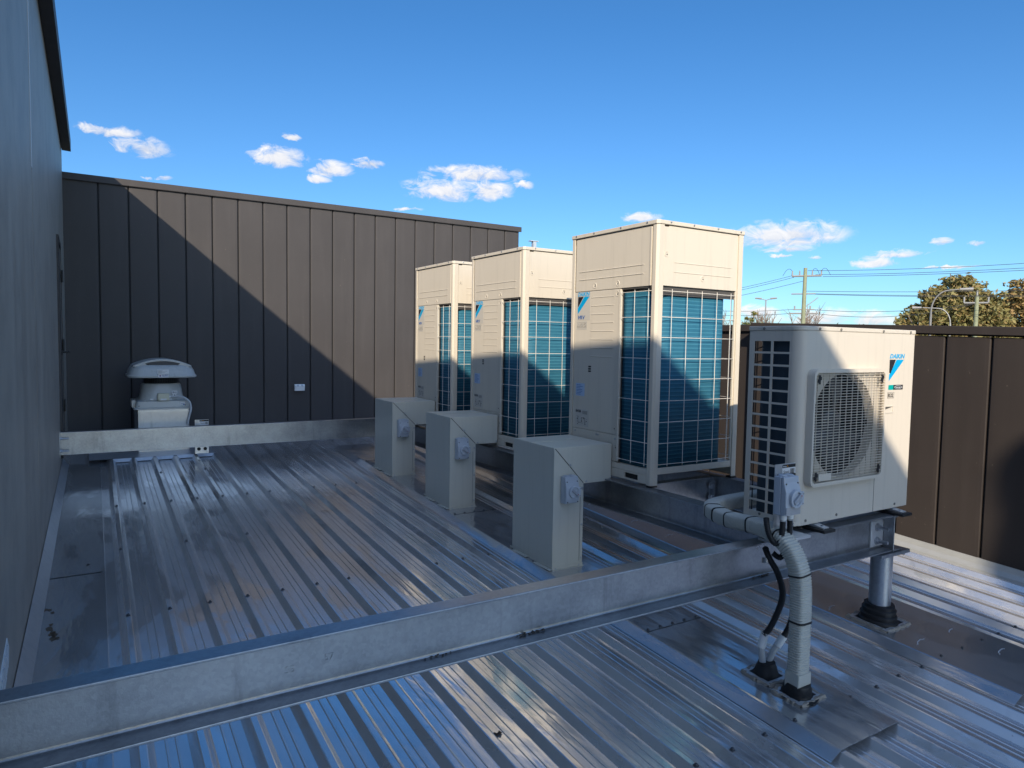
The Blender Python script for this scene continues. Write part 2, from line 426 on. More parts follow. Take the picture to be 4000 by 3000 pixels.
# wind-blown bits on the sheets
def debris(name, label, cat, x, y, z, pts, mat):
    mb = MB(); n_ = len(pts); mb.v = [(px,py,.002+.006*(i%2)) for i,(px,py) in enumerate(pts)]+[(px,py,.0035+.006*(i%2)) for i,(px,py) in enumerate(pts)]
    mb.f = [tuple(range(n_-1,-1,-1)), tuple(range(n_,2*n_))]+[(i,(i+1)%n_,n_+(i+1)%n_,n_+i) for i in range(n_)]
    return tag(mb.build(name, mat, loc=(x,y,crest(y)+z)), label, cat)
DL = simple('dead_leaf_brown', (.05,.03,.018), .8, 0, .3, 60)
debris('dead_leaf', 'curled dark dead leaf on the ribbed roof lying near the foreground beam', 'leaf', *LEAF[0], -.031, [(-.022,.004),(-.008,.012),(.004,.008),(.016,.014),(.024,.002),(.012,-.008),(-.004,-.006),(-.016,-.010)], DL)
tag(MB().tube([(-.03,.004,.004),(0,0,.008),(.035,-.004,.003)], .0022, 5).build('dry_twig', DL, loc=(*LEAF[1],crest(LEAF[1][1])-.031)), 'short dry twig lying across the ribbed roof behind the foreground beam', 'twig')
debris('dead_leaf', 'small dead leaf in the shiny gutter beside the concrete wall', 'leaf', *LEAF[2], -.02, [(-.012,.003),(-.002,.008),(.012,.004),(.008,-.006),(-.006,-.007)], DL)

# flat flashing trays over the ribs
def tray(label, xl, xr, y0, y1, low, laps, scuffs):
    t = thing('roof_flashing', label, 'roof flashing', (0,0,0), 'flat roof flashing trays')
    mb = MB(); N = 20
    sec = [(xl-.066,-.026),(xl-.06,-.022),(xl-.004,.003),(xl+.004,.005)]
    m_ = 6
    for i in range(1, m_): sec.append((xl+(xr-xl)*i/m_, .005+(.0015 if i % 2 else 0)))
    sec += [(xr-.004,.005),(xr+.004,.003),(xr+.030,-.022)]
    n = len(sec)
    for j in range(N+1):
        y = y0+(y1-y0)*j/N
        mb.v += [(px+SK*(y-4), y, crest(y)+pz) for px, pz in sec]
    for j in range(N):
        for i in range(n-1): mb.f.append((j*n+i,j*n+i+1,(j+1)*n+i+1,(j+1)*n+i))
    o = mb.build('tray_sheet', M['zinctray'], t)
    s = o.modifiers.new('thick','SOLIDIFY'); s.thickness = .002; s.offset = 1
    for yl in laps:
        lb = MB(); a = yl; b = yl+.055
        lb.box(xl+.003+SK*(a-4), xr-.003+SK*(a-4), a, a+.004, crest(a)+.004, crest(a)+.0095)
        lb.build('lap_joint', M['ink'], t)
        for k in range(5):
            x = xl+.02+(xr-xl-.04)*k/4+SK*(a-4)
            MB().lathe([(.010,0),(.010,.0015),(.006,.003),(.006,.008),(0,.009)], 8).build('rivet', M['screw'], t, loc=(x, a+.02, crest(a)+.008))
    random.seed(11)
    for (sx_, sy_, ln) in scuffs:
        sb = MB(); p = []
        for k in range(9):
            yy = sy_+ln*.25*math.sin(k/8*2.2); xx = sx_-ln*.5+ln*k/8
            p.append((xx+random.gauss(0,.002), yy+random.gauss(0,.002)))
        wd = .0022
        vs = []
        for x, y in p: vs += [(x,y-wd,crest(y)+.0095),(x,y+wd,crest(y)+.0095)]
        sb.add(vs, [(2*k,2*k+2,2*k+3,2*k+1) for k in range(8)])
        sb.build('scuff_mark', M['label'], t)
    return t
tray('flat zinc flashing tray beneath the cream pipe ducts and the pipe penetrations', 2.498, 2.895, 1.515, 7.95, 0, (2.615,4.90,7.03), ())
tray('flat zinc flashing tray beneath the steel post and long side beam, with pale scratches', 3.63, 4.19, 1.36, 7.95, 0, (), ((3.72,1.86,.10),(3.72,2.55,.09),(4.0,1.60,.10),(3.76,3.35,.10),(3.76,3.75,.10),(3.77,4.15,.09),(3.69,2.35,.09),(4.02,1.86,.06),(3.77,4.7,.09)))

# apron flashing in front of the exhaust fan
t = thing('fan_apron_flashing', 'bright zinc apron sheet with toothed edge fitted over roof ribs below the exhaust fan', 'roof flashing')
mb = MB(); ya = 8.02; za = crest(ya)
mb.quad((.02,ya,za+.004),(1.20,ya,za+.004),(1.20,9.3,crest(9.3)+.004),(.02,9.3,crest(9.3)+.004))
mb.build('apron_sheet', M['galvsheet'], t)
mb = MB()
for k in range(0,5):
    a = rx(k,ya)+.012; b = rx(k+1,ya)-.012
    mb.quad((a,ya,za+.004),(a+.024,ya-.03,za-.026),(b-.024,ya-.03,za-.026),(b,ya,za+.004))
mb.build('toothed_edge', M['galvsheet'], t)

# ------------------------------------------------------------------ concrete side wall
t = thing('concrete_wall', 'tall grey concrete panel wall with dark metal capping beside the roof', 'wall')
def top(y):
    q = 9.35-max(y,-2.6)
    return 2.06+.0617*q+.00125*q*q-max(0,-5.0-y)*.55
def wallpanel(name, y0, y1, zb, extra=None):
    ya = max(y0,-5.95); pts = [(y0,zb),(y1,zb)]+[(y1+(ya-y1)*k/24,top(y1+(ya-y1)*k/24)+.02) for k in range(25)]
    pts += (extra or [])
    mb = MB(); n_ = len(pts)
    mb.v = [(wallx(y),y,z) for y,z in pts]+[(wallx(y)-.18,y,z) for y,z in pts]
    mb.f = [tuple(range(n_)), tuple(range(2*n_-1,n_-1,-1))]+[(i,n_+i,n_+(i+1)%n_,(i+1)%n_) for i in range(n_)]
    return mb.build(name, M['conc'], t)
SH = [(y-.60+(.08 if z<3.7 else 0),z+.30) for y,z in [(-6.06,3.62),(-6.035,3.95),(-6.0,4.08),(-5.985,4.2),(-6.0,4.31),(-6.06,4.42),(-6.15,4.52),(-6.4,4.7),(-7.5,5.1),(-11.0,5.3)]]  # raised wall end out of view, added and shaped to shadow the parapet
wallpanel('wall_panel', -11.6, 4.985, -2.4, SH)
wallpanel('wall_panel', 5.005, 9.36, -2.4)
MB().box(wallx(5)-.10, wallx(5)-.012, 4.984, 5.006, -2.3, .98).build('joint_sealant', simple('grey_sealant',(.26,.25,.24),.6), t)
MB().box(wallx(5)-.10, wallx(5)+.003, 4.972, 5.018, .981, 2.33).build('joint_backing', simple('pale_sealant',(.52,.54,.56),.5), t)
mb = MB()
y0, y1 = -5.95, 9.33
sec = [(.004,0),(.088,-.004),(.090,.002),(.090,.128),(-.20,.150),(-.20,.02),(.004,.02)]
n_ = len(sec); NS = 30
mb.v = [(wallx(y)+px,y,top(y)+pz) for y in [y0+(y1-y0)*j/NS for j in range(NS+1)] for px,pz in sec]
mb.f = [tuple(range(n_-1,-1,-1)), tuple(NS*n_+k for k in range(n_))]+[(j*n_+i,j*n_+(i+1)%n_,(j+1)*n_+(i+1)%n_,(j+1)*n_+i) for j in range(NS) for i in range(n_)]
mb.build('wall_capping', M['clad'], t)
# door at the far end of the concrete wall
td = thing('access_door', 'narrow black steel access door with lever handle in the concrete wall', 'door', (wallx(8.1),8.1,0))
mb = MB(); dz0, dz1 = -1.16, .93
mb.box(-.05,.013,-.40,-.345,dz0,dz1).box(-.05,.013,.345,.40,dz0,dz1).box(-.05,.013,-.345,.345,dz1-.055,dz1)
mb.build('door_frame', M['clad'], td)
MB().box(-.05,.004,-.343,.343,dz0,dz1-.057).build('door_leaf', M['clad'], td)
for z in (.60,-.10,-.72): MB().box(.0131,.026,.30,.385,z-.06,z+.06).build('hinge', M['black'], td, bevel=.004)
MB().box(.0042,.012,.18,.24,-.20,-.14).tube([(.01,.21,-.17),(.055,.21,-.17),(.06,.33,-.17)], .010, 8).build('handle', M['black'], td)
nest(td, 'door_leaf', 'hinge', 'handle')
# ribbed pale patch low on the wall
y = 2.6; tp = thing('ribbed_wall_patch', 'pale ribbed plastic strip stuck low on the concrete wall', 'plastic strip', (wallx(2.9),2.9,0))
mb = MB().prism([(-.34,-1.42),(-.30,-1.44),(.34,-1.27),(.36,-1.22),(.30,-1.16),(-.32,-1.30)], .001, .007, 'x')
mb.build('strip_sheet', M['whiteplastic'], tp)
for k in range(9):
    y = -.28+k*.068; MB().box(.0072,.011,y,y+.012,-1.40+k*.017,-1.31+k*.0165).build('rib', M['plastic'], tp)

# ------------------------------------------------------------------ dark cladding walls
def panel_wall(t, mapf, s0, s1, seams, zb, zt, first='cladding_panel', mat='clad'):
    """vertical tray panels between seams, with recessed dark joints; mapf(s, out, z)"""
    ed = [s0]+sorted(s for s in seams if s0 < s < s1)+[s1]
    for a, b in zip(ed[:-1], ed[1:]):
        g_ = .0075; bz = zb(.5*(a+b)); tz = zt(.5*(a+b))
        a2, b2 = a+g_, b-g_
        sec = [(a2,-.022),(a2,.006),(a2+.006,.010),(a2+.03,.0115),((a2+b2)/2,.0125),(b2-.03,.0115),(b2-.006,.010),(b2,.006),(b2,-.022)]
        mb = MB(); n_ = len(sec)
        mb.v = [mapf(s,o,zb(s)) for s,o in sec]+[mapf(s,o,zt(s)) for s,o in sec]
        mb.f = [(i,i+1,n_+i+1,n_+i) for i in range(n_-1)]
        mb.build(first, M[mat], t)
YB = 9.43
t = thing('back_wall', 'tall dark brown metal clad wall at the back, half in diagonal shadow', 'wall')
fb = lambda s, o, z: (s, YB-o, z)
seams = [.164,.472,.778,1.085,1.39,1.695]+[1.695+.3052*k for k in range(1,15)]
panel_wall(t, fb, -.24, 5.93, seams, lambda s: -1.32, lambda s: 1.765)
MB().box(-.24,5.93,YB+.012,YB+.03,-1.4,1.80).build('joint_backing', M['dark'], t)
MB().prism([(YB+.25,1.84),(YB-.035,1.84),(YB-.04,1.836),(YB-.04,1.768),(YB-.034,1.760),(YB-.028,1.766),(YB+.25,1.79)], -.26, 5.955, 'x').build('wall_capping', M['clad'], t, bevel=.002)
MB().box(5.895,5.93,YB+.031,YB+3,-1.4,1.80).build('wall_return', M['clad'], t)
# low parapet on the sunny side
def px_(y): return 5.36+SK*(y-2.4)
t = thing('parapet_wall', 'low dark brown metal clad parapet in sunlight behind the small fan unit', 'parapet')
fp = lambda s, o, z: (px_(s)-o, s, z)
pt = lambda s: .104+.029*(s-2.1)
panel_wall(t, fp, -1.6, 4.33, [2.63-.3052*k for k in range(-5,14)], lambda s: crest(s)+.062, lambda s: pt(s)-.018, mat='clad2')
mb = MB()
def sweep(mb, sec, y0, y1, xf_, zf_, n=6):
    k = len(sec); B = len(mb.v)
    for j in range(n+1):
        y = y0+(y1-y0)*j/n; mb.v += [(xf_(y)+a,y,zf_(y)+b) for a,b in sec]
    for j in range(n):
        for i in range(k): mb.f.append((B+j*k+i,B+j*k+(i+1)%k,B+(j+1)*k+(i+1)%k,B+(j+1)*k+i))
    mb.f += [tuple(B+q for q in range(k-1,-1,-1)), tuple(B+n*k+i for i in range(k))]
    return mb
sweep(mb, [(-.036,0),(-.036,.052),(-.03,.057),(.24,.046),(.24,-.01),(.015,-.012),(.012,-.004)], -1.6, 4.37, px_, lambda y: pt(y))
mb.build('parapet_capping', M['clad2'], t)
sweep(MB(), [(.014,-1.60),(.20,-1.60),(.20,-.02),(.014,-.02)], -1.6, 4.35, px_, lambda y: pt(y)).build('parapet_core', M['dark'], t)
mb = MB()
for y0, y1, hx in ((-1.6,1.83,.045),(1.85,4.37,.06)):
    sweep(mb, [(-.006,.062),(-.016,.060),(-hx*.55,.022),(-hx,-.004),(-hx-.06,-.026),(-.006,-.028)], y0, y1, px_, crest, 6)
mb.build('base_flashing', simple('dull_zinc_flashing', (.40,.41,.395), .4, .3, .12, 12), t)
t2 = thing('parapet_return', 'short dark brown clad parapet length stepping back behind the tall units', 'parapet')
f2 = lambda s, o, z: (px_(s)+.16-o, s, z)
panel_wall(t2, f2, 4.38, 9.40, [4.38+.3052*k for k in range(1,17)], lambda s: crest(s)+.03, lambda s: .150, mat='clad2')
MB().box(px_(4.4)+.174,px_(4.4)+.36,4.375,9.4,-1.6,.15).build('parapet_core', M['dark'], t2)
MB().box(px_(4.4)+.12,px_(4.4)+.42,4.375,9.4,.152,.215).build('parapet_capping', M['clad2'], t2, bevel=.003)
tf = thing('galvanised_strut', 'pale metal strut and clamp poking up beyond the end of the back wall', 'strut', (6.3,9.9,0))
MB().box(-.35,.28,-.02,.02,1.565,1.61).build('strut_rail', M['galvsheet'], tf)
MB().box(.20,.26,-.03,.03,1.612,1.72).box(.14,.30,-.04,.04,1.721,1.735).build('clamp', M['galvsheet'], tf)
MB().box(-.02,.02,-.021,.021,-1.3,1.564).build('upright', M['galvsheet'], tf)
# power outlet on the back wall
t = thing('power_outlet', 'small white weatherproof twin power outlet on the dark back wall', 'power outlet', (2.455,YB-.0135,-.648))
MB().prism([(0,-.045),(0,.042),(-.045,.045),(-.058,.02),(-.046,-.045)], -.066, .066, 'x').build('housing', M['whiteplastic'], t, bevel=.005)
for x in (-.028,.03): MB().prism([(-.047,.038),(-.0605,.016),(-.062,.02),(-.05,.041)], x-.014, x+.014, 'x').build('switch_flap', M['plastic'], t)

# ------------------------------------------------------------------ steel frame
def channel(name, label, cat, p0, p1, h, fl, side, axis, tw=.007, tf=.012, mat='galv', ext=None, group='galvanised channel beams of the platform'):
    """steel channel: web plane at p, flanges towards side. axis 'x' or 'y'."""
    t = thing(name, label, cat, (0,0,0), group)
    rr = .012
    prof = [(0,0),(fl,0),(fl,tf*.75),(tw+rr,tf)]
    for k in range(1,4):
        a = k/4*math.pi/2; prof.append((tw+rr-rr*math.sin(a), tf+rr-rr*math.cos(a)))
    prof += [(tw,tf+rr),(tw,h-tf-rr)]
    for k in range(1,4):
        a = k/4*math.pi/2; prof.append((tw+rr-rr*math.cos(a), h-tf-rr+rr*math.sin(a)))
    prof += [(tw+rr,h-tf),(fl,h-tf*.75),(fl,h),(0,h)]
    mb = MB(); N = 10
    (a0, b0, z0), (a1, b1, z1) = p0, p1
    n_ = len(prof)
    for j in range(N+1):
        q = j/N
        for o, z in prof:
            if axis == 'x': mb.v.append((a0+(a1-a0)*q, b0+side*o, z0+z))
            else: mb.v.append((a0+side*o, b0+(b1-b0)*q, z0+z))
    for j in range(N):
        for i in range(n_): mb.f.append((j*n_+i,j*n_+(i+1)%n_,(j+1)*n_+(i+1)%n_,(j+1)*n_+i))
    mb.f += [tuple(range(n_-1,-1,-1)), tuple(N*n_+i for i in range(n_))]
    me_o = mb.build('channel_section', M[mat], t)
    me = me_o.data
    import bmesh
    bm = bmesh.new(); bm.from_mesh(me); bmesh.ops.recalc_face_normals(bm, faces=bm.faces); bm.to_mesh(me); bm.free()
    m = me_o.modifiers.new('edge','BEVEL'); m.width = .0025; m.segments = 2; m.limit_method = 'ANGLE'; m.angle_limit = R(50)
    return t
ZT = -.896; H = .2
near_b = channel('steel_beam', 'galvanised steel channel beam crossing the foreground in front of the small unit', 'steel beam', (wallx(2)-.0,2.112,ZT-H), (3.706,2.112,ZT-H), H, .075, -1, 'x')
far_b = channel('steel_beam', 'galvanised steel channel beam bolted to the concrete wall in front of the exhaust fan', 'steel beam', (-.205,7.56,ZT-.212), (3.70,7.56,ZT-.212), .212, .075, 1, 'x')
left_b = channel('steel_beam', 'galvanised steel channel beam under the logo fronts of the three tall units', 'steel beam', (3.035,2.125,ZT-H-.001), (3.035,7.555,ZT-H-.001), H, .092, -1, 'y')
right_b = channel('steel_beam', 'galvanised steel channel beam on top of the round post, under the backs of the units', 'steel beam', (3.715,2.036,ZT-H-.002), (3.715,7.555,ZT-H-.002), H, .080, 1, 'y')
for y, lab in ((3.29,'short galvanised cross beam under the tall unit beside the small unit'),(5.2,'short galvanised cross beam under the middle tall unit')):
    cb = channel('cross_beam', lab, 'steel beam', (3.045,y,ZT-H-.003), (3.700,y,ZT-H-.003), H-.006, .07, 1, 'x')
    MB().box(3.655,3.700,y-.0105,y-.001,ZT-.17,ZT-.03).build('cleat', M['galv'], cb)
    for z in (ZT-.065,ZT-.14):
        MB().lathe([(0,-.034),(.016,-.034),(.019,-.030),(.019,-.018),(.024,-.017),(.024,-.0108)], 6, (3.66,y,z), 'y').build('bolt', M['bolt'], cb)
def bolt(parent, x, y, z, d=(0,-1,0), L=.042, r=.0145):
    d = V(d); p = V((x,y,z)); mb = MB()
    mb.tube([p, p+d*.003], r*1.55, 16).tube([p+d*.0031, p+d*.017], r*1.12, 6).tube([p+d*.0172, p+d*L], r*.62, 10)
    mb.build('bolt', M['bolt'], parent)
# cleat and bolts at the end of the foreground beam
MB().box(3.598,3.712,2.094,2.1045,ZT-.178,ZT-.036).build('cleat', M['galvsheet'], near_b, bevel=.0015)
for z in (ZT-.072,ZT-.146): bolt(near_b, 3.652, 2.0938, z, L=.062)
mb = MB()
text_mb(mb, 'SB', .022, (.505,2.1048,ZT-.128), (1,0,.02), (0,0,1), .0009); text_mb(mb, '57', .022, (.628,2.1048,ZT-.115), (1,0,.02), (0,0,1), .0009)
mb.build('stamped_number', M['galv'], near_b)
random.seed(5)
mb = MB()
for cx in (1.02,1.36,1.40,1.43,2.68,2.72,2.75):
    for _ in range(9):
        x = cx+random.gauss(0,.022); z = ZT-H+.0138+abs(random.gauss(0,.002)); y = 2.096+random.gauss(0,.003)
        q = random.uniform(.0015,.004); mb.box(x-q,x+q,y-.004,y+.001,z,z+q)
mb.build('zinc_drip', simple('dark_galv_scale',(.07,.06,.055),.7), near_b)
# end plate of the far beam
MB().box(-.213,-.2055,7.50,7.66,ZT-.225,ZT+.012).build('end_plate', M['galvsheet'], far_b)
for z in (ZT-.055,ZT-.17):
    bolt(far_b, -.2052, 7.53, z, (1,0,0), .07, .013)
# round post with base plate
t = thing('steel_post', 'round galvanised post carrying the platform corner under the small unit', 'post', (3.765,2.125,0))
MB().lathe([(.056,crest(2.125)),(.057,-1.121)], 40).build('shaft', M['galv'], t, smooth=True)
MB().box(-.175,.098,-.10,.115,-1.1195,-1.0995).build('base_plate', M['galv'], t, bevel=.0015)
for x in (-.12,.075):
    MB().tube([(x,-.07,-1.121),(x,-.07,-1.134)], .014, 6).build('bolt', M['bolt'], t)
t5 = thing('steel_post', 'round galvanised post carrying the far end of the long side beam', 'post', (3.765,7.45,0))
MB().lathe([(.056,crest(7.45)),(.057,-1.10)], 24).build('shaft', M['galv'], t5, smooth=True)

def boot(label, x, y, sx_, sy_, prof, seed):
    t = thing('pipe_boot', label, 'pipe flashing', (x,y,crest(y)+.006), 'black rubber pipe boots on the roof')
    t.rotation_euler = (math.atan(SL),0,0)
    random.seed(seed)
    MB().box(-sx_*.92,sx_*.92,-sy_*.92,sy_*.92,.001,.008).build('rubber_base', M['black'], t, bevel=.003)
    o = MB().lathe(prof, 28).build('rubber_cone', M['black'], t, smooth=True)
    for v in o.data.vertices:
        k = 1+.045*math.sin(3*math.atan2(v.co.y,v.co.x)+seed)+random.gauss(0,.012); v.co.x *= k; v.co.y *= k
    mb = MB(); w_ = .020
    mb.box(-sx_,sx_,-sy_,-sy_+w_,.0082,.0115).box(-sx_,sx_,sy_-w_,sy_,.0082,.0115).box(-sx_,-sx_+w_,-sy_+w_,sy_-w_,.0082,.0115).box(sx_-w_,sx_,-sy_+w_,sy_-w_,.0082,.0115)
    mb.build('metal_frame', M['galvsheet'], t)
    # lumpy bead of sealant round the base
    path = []
    per = [(-sx_,-sy_),(sx_,-sy_),(sx_,sy_),(-sx_,sy_),(-sx_,-sy_)]
    for (a,b),(c,d) in zip(per[:-1],per[1:]):
        for k in range(12):
            q = k/12; path.append((a+(c-a)*q+random.gauss(0,.004), b+(d-b)*q+random.gauss(0,.004), .003))
    path.append(path[0])
    MB().tube(path, [random.uniform(.006,.014) for _ in path], 6, False).build('sealant_bead', M['silicone'], t, smooth=True)
    return t
step = lambda r0, r1, h, n=4: [(r0+.03,.008)]+[q for i in range(n) for q in ((r0+(r1-r0)*i/n, .012+h*i/n),(r0+(r1-r0)*i/n-.004, .010+h*(i+1)/n))]
boot('black rubber boot with sealed frame around the foot of the round steel post', 3.772,2.131,.112,.112, [(.102,.008),(.100,.020),(.090,.027),(.094,.042),(.093,.050),(.083,.056),(.087,.070),(.086,.080),(.076,.086),(.077,.104),(.060,.109)], 1)
boot('black rubber boot at the foot of the wide pale ribbed pipe duct', 2.667,1.853,.082,.072, step(.064,.054,.05,3), 2)
boot('black rubber boot where the two thin cables enter the roof', 2.680,2.03,.075,.075, step(.055,.035,.06,3), 3)

# ------------------------------------------------------------------ tall condensing units
UW, UD, UH = .79, .887, 1.657
def tall_unit():
    t = thing('condenser_unit', 'tall cream condenser unit standing beside the small single fan unit', 'air conditioner', (3.006,3.175,-.885), 'tall cream condenser units in a row')
    C = M['cream']
    # corner posts
    L = [(0,.014),(.014,0),(.054,0),(.054,.009),(.018,.009),(.009,.018),(.009,.044),(0,.044)]
    for fx, fy in ((0,0),(1,0),(0,1),(1,1)):
        pts = [((UW-a) if fx else a, (UD-b) if fy else b) for a,b in L]
        MB().prism(pts, .0, 1.631, 'z').build('corner_post', C, t, bevel=.0015)
        MB().box(*( (UW-.055,UW-.002) if fx else (.002,.055) ), *( (UD-.046,UD-.002) if fy else (.002,.046) ), -.012, -.0005).build('foot', M['black'], t)
    # roof cap
    mb = MB().prism([(-.006,.01),(.01,-.006),(UW-.01,-.006),(UW+.006,.01),(UW+.006,UD-.01),(UW-.01,UD+.006),(.01,UD+.006),(-.006,UD-.01)], 1.632, 1.657, 'z')
    mb.build('roof_cap', C, t, bevel=.003)
    for a in (.10,.30,.52,.74): MB().lathe([(.006,-.0068),(.006,-.0105),(.003,-.012)], 8, (a,0,1.648), 'y').build('cap_screw', M['bolt'], t)
    for b in (.09,.34,.62,.82): MB().lathe([(.003,-.012),(.006,-.0105),(.006,-.0068)], 8, (0,b,1.648), 'x').build('cap_screw', M['bolt'], t)
    MB().lathe([(.30,1.6575),(.30,1.664),(.29,1.668),(.28,1.664),(.28,1.6585),(0,1.6585)], 36, (UW/2,UD/2,0)).build('fan_opening', M['dark'], t, smooth=True)
    # front (logo) side: upper panel
    MB().box(.006,.020,.070,.834,1.256,1.628).box(.0,.006,.056,.0695,1.256,1.622).box(.006,.02,.056,.0695,1.256,1.622).build('upper_panel', C, t, bevel=.002)
    mb = MB()
    for z in (1.392,1.336): mb.prism([(.0062,z-.004),(.0025,z-.001),(.0025,z+.001),(.0062,z+.004)], .125, .79, 'y')
    mb.build('pressed_rib', C, t)
    # side: upper panel
    MB().box(.098,.724,.006,.020,1.256,1.628).box(.058,.0975,.004,.02,1.256,1.620).build('upper_panel', C, t, bevel=.002)
    mb = MB()
    for z in (1.405,1.345): mb.prism([(.0062,z-.004),(.0032,z-.001),(.0032,z+.001),(.0062,z+.004)], .15, .67, 'x')
    mb.build('pressed_rib', C, t)
    MB().box(.7245,.745,.010,.022,.10,1.630).build('panel_flange', C, t)
    # gaps above the panels
    MB().box(.012,.03,.045,.84,1.245,1.630).build('gap_lining', M['seam'], t)
    MB().box(.05,.74,.0205,.03,1.20,1.630).build('gap_lining', M['seam'], t)
    # far and back sides, upper
    MB().box(UW-.02,UW-.006,.056,.834,1.256,1.628).build('upper_panel', C, t, bevel=.002)
    MB().box(.056,.724,UD-.02,UD-.006,.1,1.628).build('end_panel', C, t, bevel=.002)
    # service panel
    MB().box(.004,.020,.352,.838,.283,1.252).build('service_panel', C, t, bevel=.002)
    MB().box(-.001,.020,.336,.3515,.283,1.250).build('panel_flange', C, t, bevel=.002)
    mb = MB()
    for k in range(8):
        z = 1.207-k*.0475*1.22
        mb.prism([(.0042,z-.0035),(.0012,z-.001),(.0012,z+.001),(.0042,z+.0035)], .405, .645, 'y')
    mb.build('pressed_rib', C, t)
    MB().box(.004,.020,.336,.838,.105,.2805).build('pipe_cover', C, t, bevel=.002)
    MB().box(.0205,.03,.336,.84,.10,1.25).build('gap_lining', M['seam'], t)
    for yy, zz in ((.80,.262),(.56,.262),(.54,.262),(.36,.255)): MB().lathe([(.003,-.0005),(.0065,.0012),(.0065,.0042)], 8, (0,yy,zz), 'x').build('panel_screw', M['bolt'], t)
    # round pressed dimples with a screw
    def dimple(c, axis):
        o = {'x':(c[0],c[1],c[2]),'y':(c[0],c[1],c[2])}[axis]
        sg = [(.020,.0),(.018,-.0022),(.0145,-.0024),(.011,.0),(.0,.0005)]
        MB().lathe(sg, 18, o, axis, False).build('dimple', M['cream'], t, smooth=True)
        q = (o[0]-.0005,o[1]-.004,o[2]-.003) if axis == 'x' else (o[0]+.003,o[1]-.0005,o[2]-.003)
        MB().lathe([(.0055,.0),(.005,-.002),(0,-.0025)], 8, q, axis, False).build('dimple_screw', M['inkgrey'], t)
    for c in ((.0058,.615,1.288),(.0058,.375,1.290),(.0038,.372,1.222),(.0038,.372,.325),(.0038,.355,.20)): dimple(c, 'x')
    for c in ((.405,.0058,1.318),(.080,.0038,1.452)): dimple(c, 'y')
    # vent slots, stickers and lettering on the service panel (reads towards -y)
    xd, yd = (0,-1,0), (0,0,1); f = .0034
    mb = MB()
    for k in range(3): mb.box(.0030,.0039,.635,.665,.690+k*.0165,.700+k*.0165)
    mb.build('vent_slot', M['ink'], t)
    P = lambda u, z, d=0: (.0036-d, u, z)
    def poly(name, pts, mat, d=0):
        mb = MB(); n_ = len(pts); mb.v = [P(u,z,d) for u,z in pts]+[P(u,z,d+.0004) for u,z in pts]
        mb.f = [tuple(range(n_)), tuple(range(n_,2*n_))]+[(i,(i+1)%n_,n_+(i+1)%n_,n_+i) for i in range(n_)]
        mb.build(name, M[mat], t)
    poly('logo_sticker', [(.806,1.252),(.658,1.252),(.658,1.052),(.806,1.052)], 'labelgrey')
    poly('logo_mark', [(.798,1.218),(.735,1.218),(.793,1.150),(.800,1.144)], 'ink', .0006)
    poly('logo_mark', [(.727,1.218),(.668,1.218),(.800,1.096),(.800,1.138)], 'blue', .0006)
    mb = MB(); text_mb(mb, 'DAIKIN', .027, P(.800,1.2225,.0006), xd, yd, .0004, .25, .035, .134); mb.build('brand_lettering', M['blue'], t)
    mb = MB(); text_mb(mb, 'VRV', .026, P(.795,1.060,.0006), xd, yd, .0004, .25, .035, .082); mb.build('series_lettering', M['navy'], t)
    poly('warning_sticker', [(.806,1.046),(.690,1.046),(.690,.986),(.806,.986)], 'labelgrey')
    mb = MB(); wr = .0011
    for k in range(3):
        u = .786-k*.037; z = 1.018
        mb.tube([P(u+.016,z-.018,.001),P(u-.016,z-.018,.001),P(u-.016,z+.018,.001),P(u+.016,z+.018,.001),P(u+.016,z-.018,.001)], wr*.6, 4)
        if k == 0: mb.tube([P(u+.012,z-.010,.001),P(u-.012,z-.010,.001),P(u,z+.011,.001),P(u+.012,z-.010,.001)], wr, 4)
        else:
            mb.tube([P(u+.011*math.cos(a*math.pi/8),z+.011*math.sin(a*math.pi/8),.001) for a in range(17)], wr, 4)
            mb.tube([P(u+.008,z+.008,.001),P(u-.008,z-.008,.001)], wr, 4)
    mb.build('warning_icons', M['inkgrey'], t)
    poly('blue_sticker', [(.803,.605),(.702,.605),(.702,.515),(.803,.515)], 'labelblue')
    mb = MB()
    for k in range(7):
        z = .594-k*.011; random.seed(k); mb.box(.0029,.0033,.72+random.random()*.03,.795,z-.003,z)
    mb.build('sticker_print', M['navy'], t)
    poly('refrigerant_sticker', [(.799,.419),(.650,.419),(.650,.300),(.799,.300)], 'labelgrey')
    mb = MB(); text_mb(mb, 'R410A', .020, P(.797,.396,.0006), xd, yd, .0003, 0, .03, .062)
    random.seed(4)
    for k in range(16):
        u = .66+random.random()*.125; z = .305+random.random()*.075; a, b = random.uniform(.002,.012), random.uniform(.001,.006)
        mb.box(.0028,.0031,u,u+a,z,z+b)
    for k in range(5): mb.box(.0028,.0031,.665,.72+.005*(k%2),.388+k*.005,.3895+k*.005)
    mb.tube([P(.77,.365,.001),P(.77,.325,.001),P(.73,.325,.001),P(.73,.36,.001),P(.69,.36,.001),P(.69,.315,.001)], .0012, 4)
    mb.build('sticker_print', M['ink'], t)
    # base
    MB().box(.03,UW-.03,.03,UD-.03,.062,.098).build('base_pan', C, t)
    MB().prism([(.0,.046),(.0,.335),(.004,.335),(.010,.10),(.03,.046)][::-1], .063, .099, 'z').box(0,.012,.336,.84,.063,.099).build('base_rail', C, t, bevel=.002)
    MB().box(.0,.014,.046,.125,.004,.0615).box(.0,.014,.255,.84,.004,.0615).box(.0,.014,.1255,.2545,.050,.0615).box(0,.014,.1255,.2545,.004,.014).build('front_skirt', C, t, bevel=.0015)
    MB().box(.014,.03,.12,.26,.006,.06).build('handle_recess', M['dark'], t)
    MB().box(.0545,.73,.003,.018,.075,.108).prism([(.0545,.003),(.40,-.001),(.73,.003),(.73,.03),(.0545,.03)], .068,.0745,'z').build('base_rail', C, t, bevel=.002)
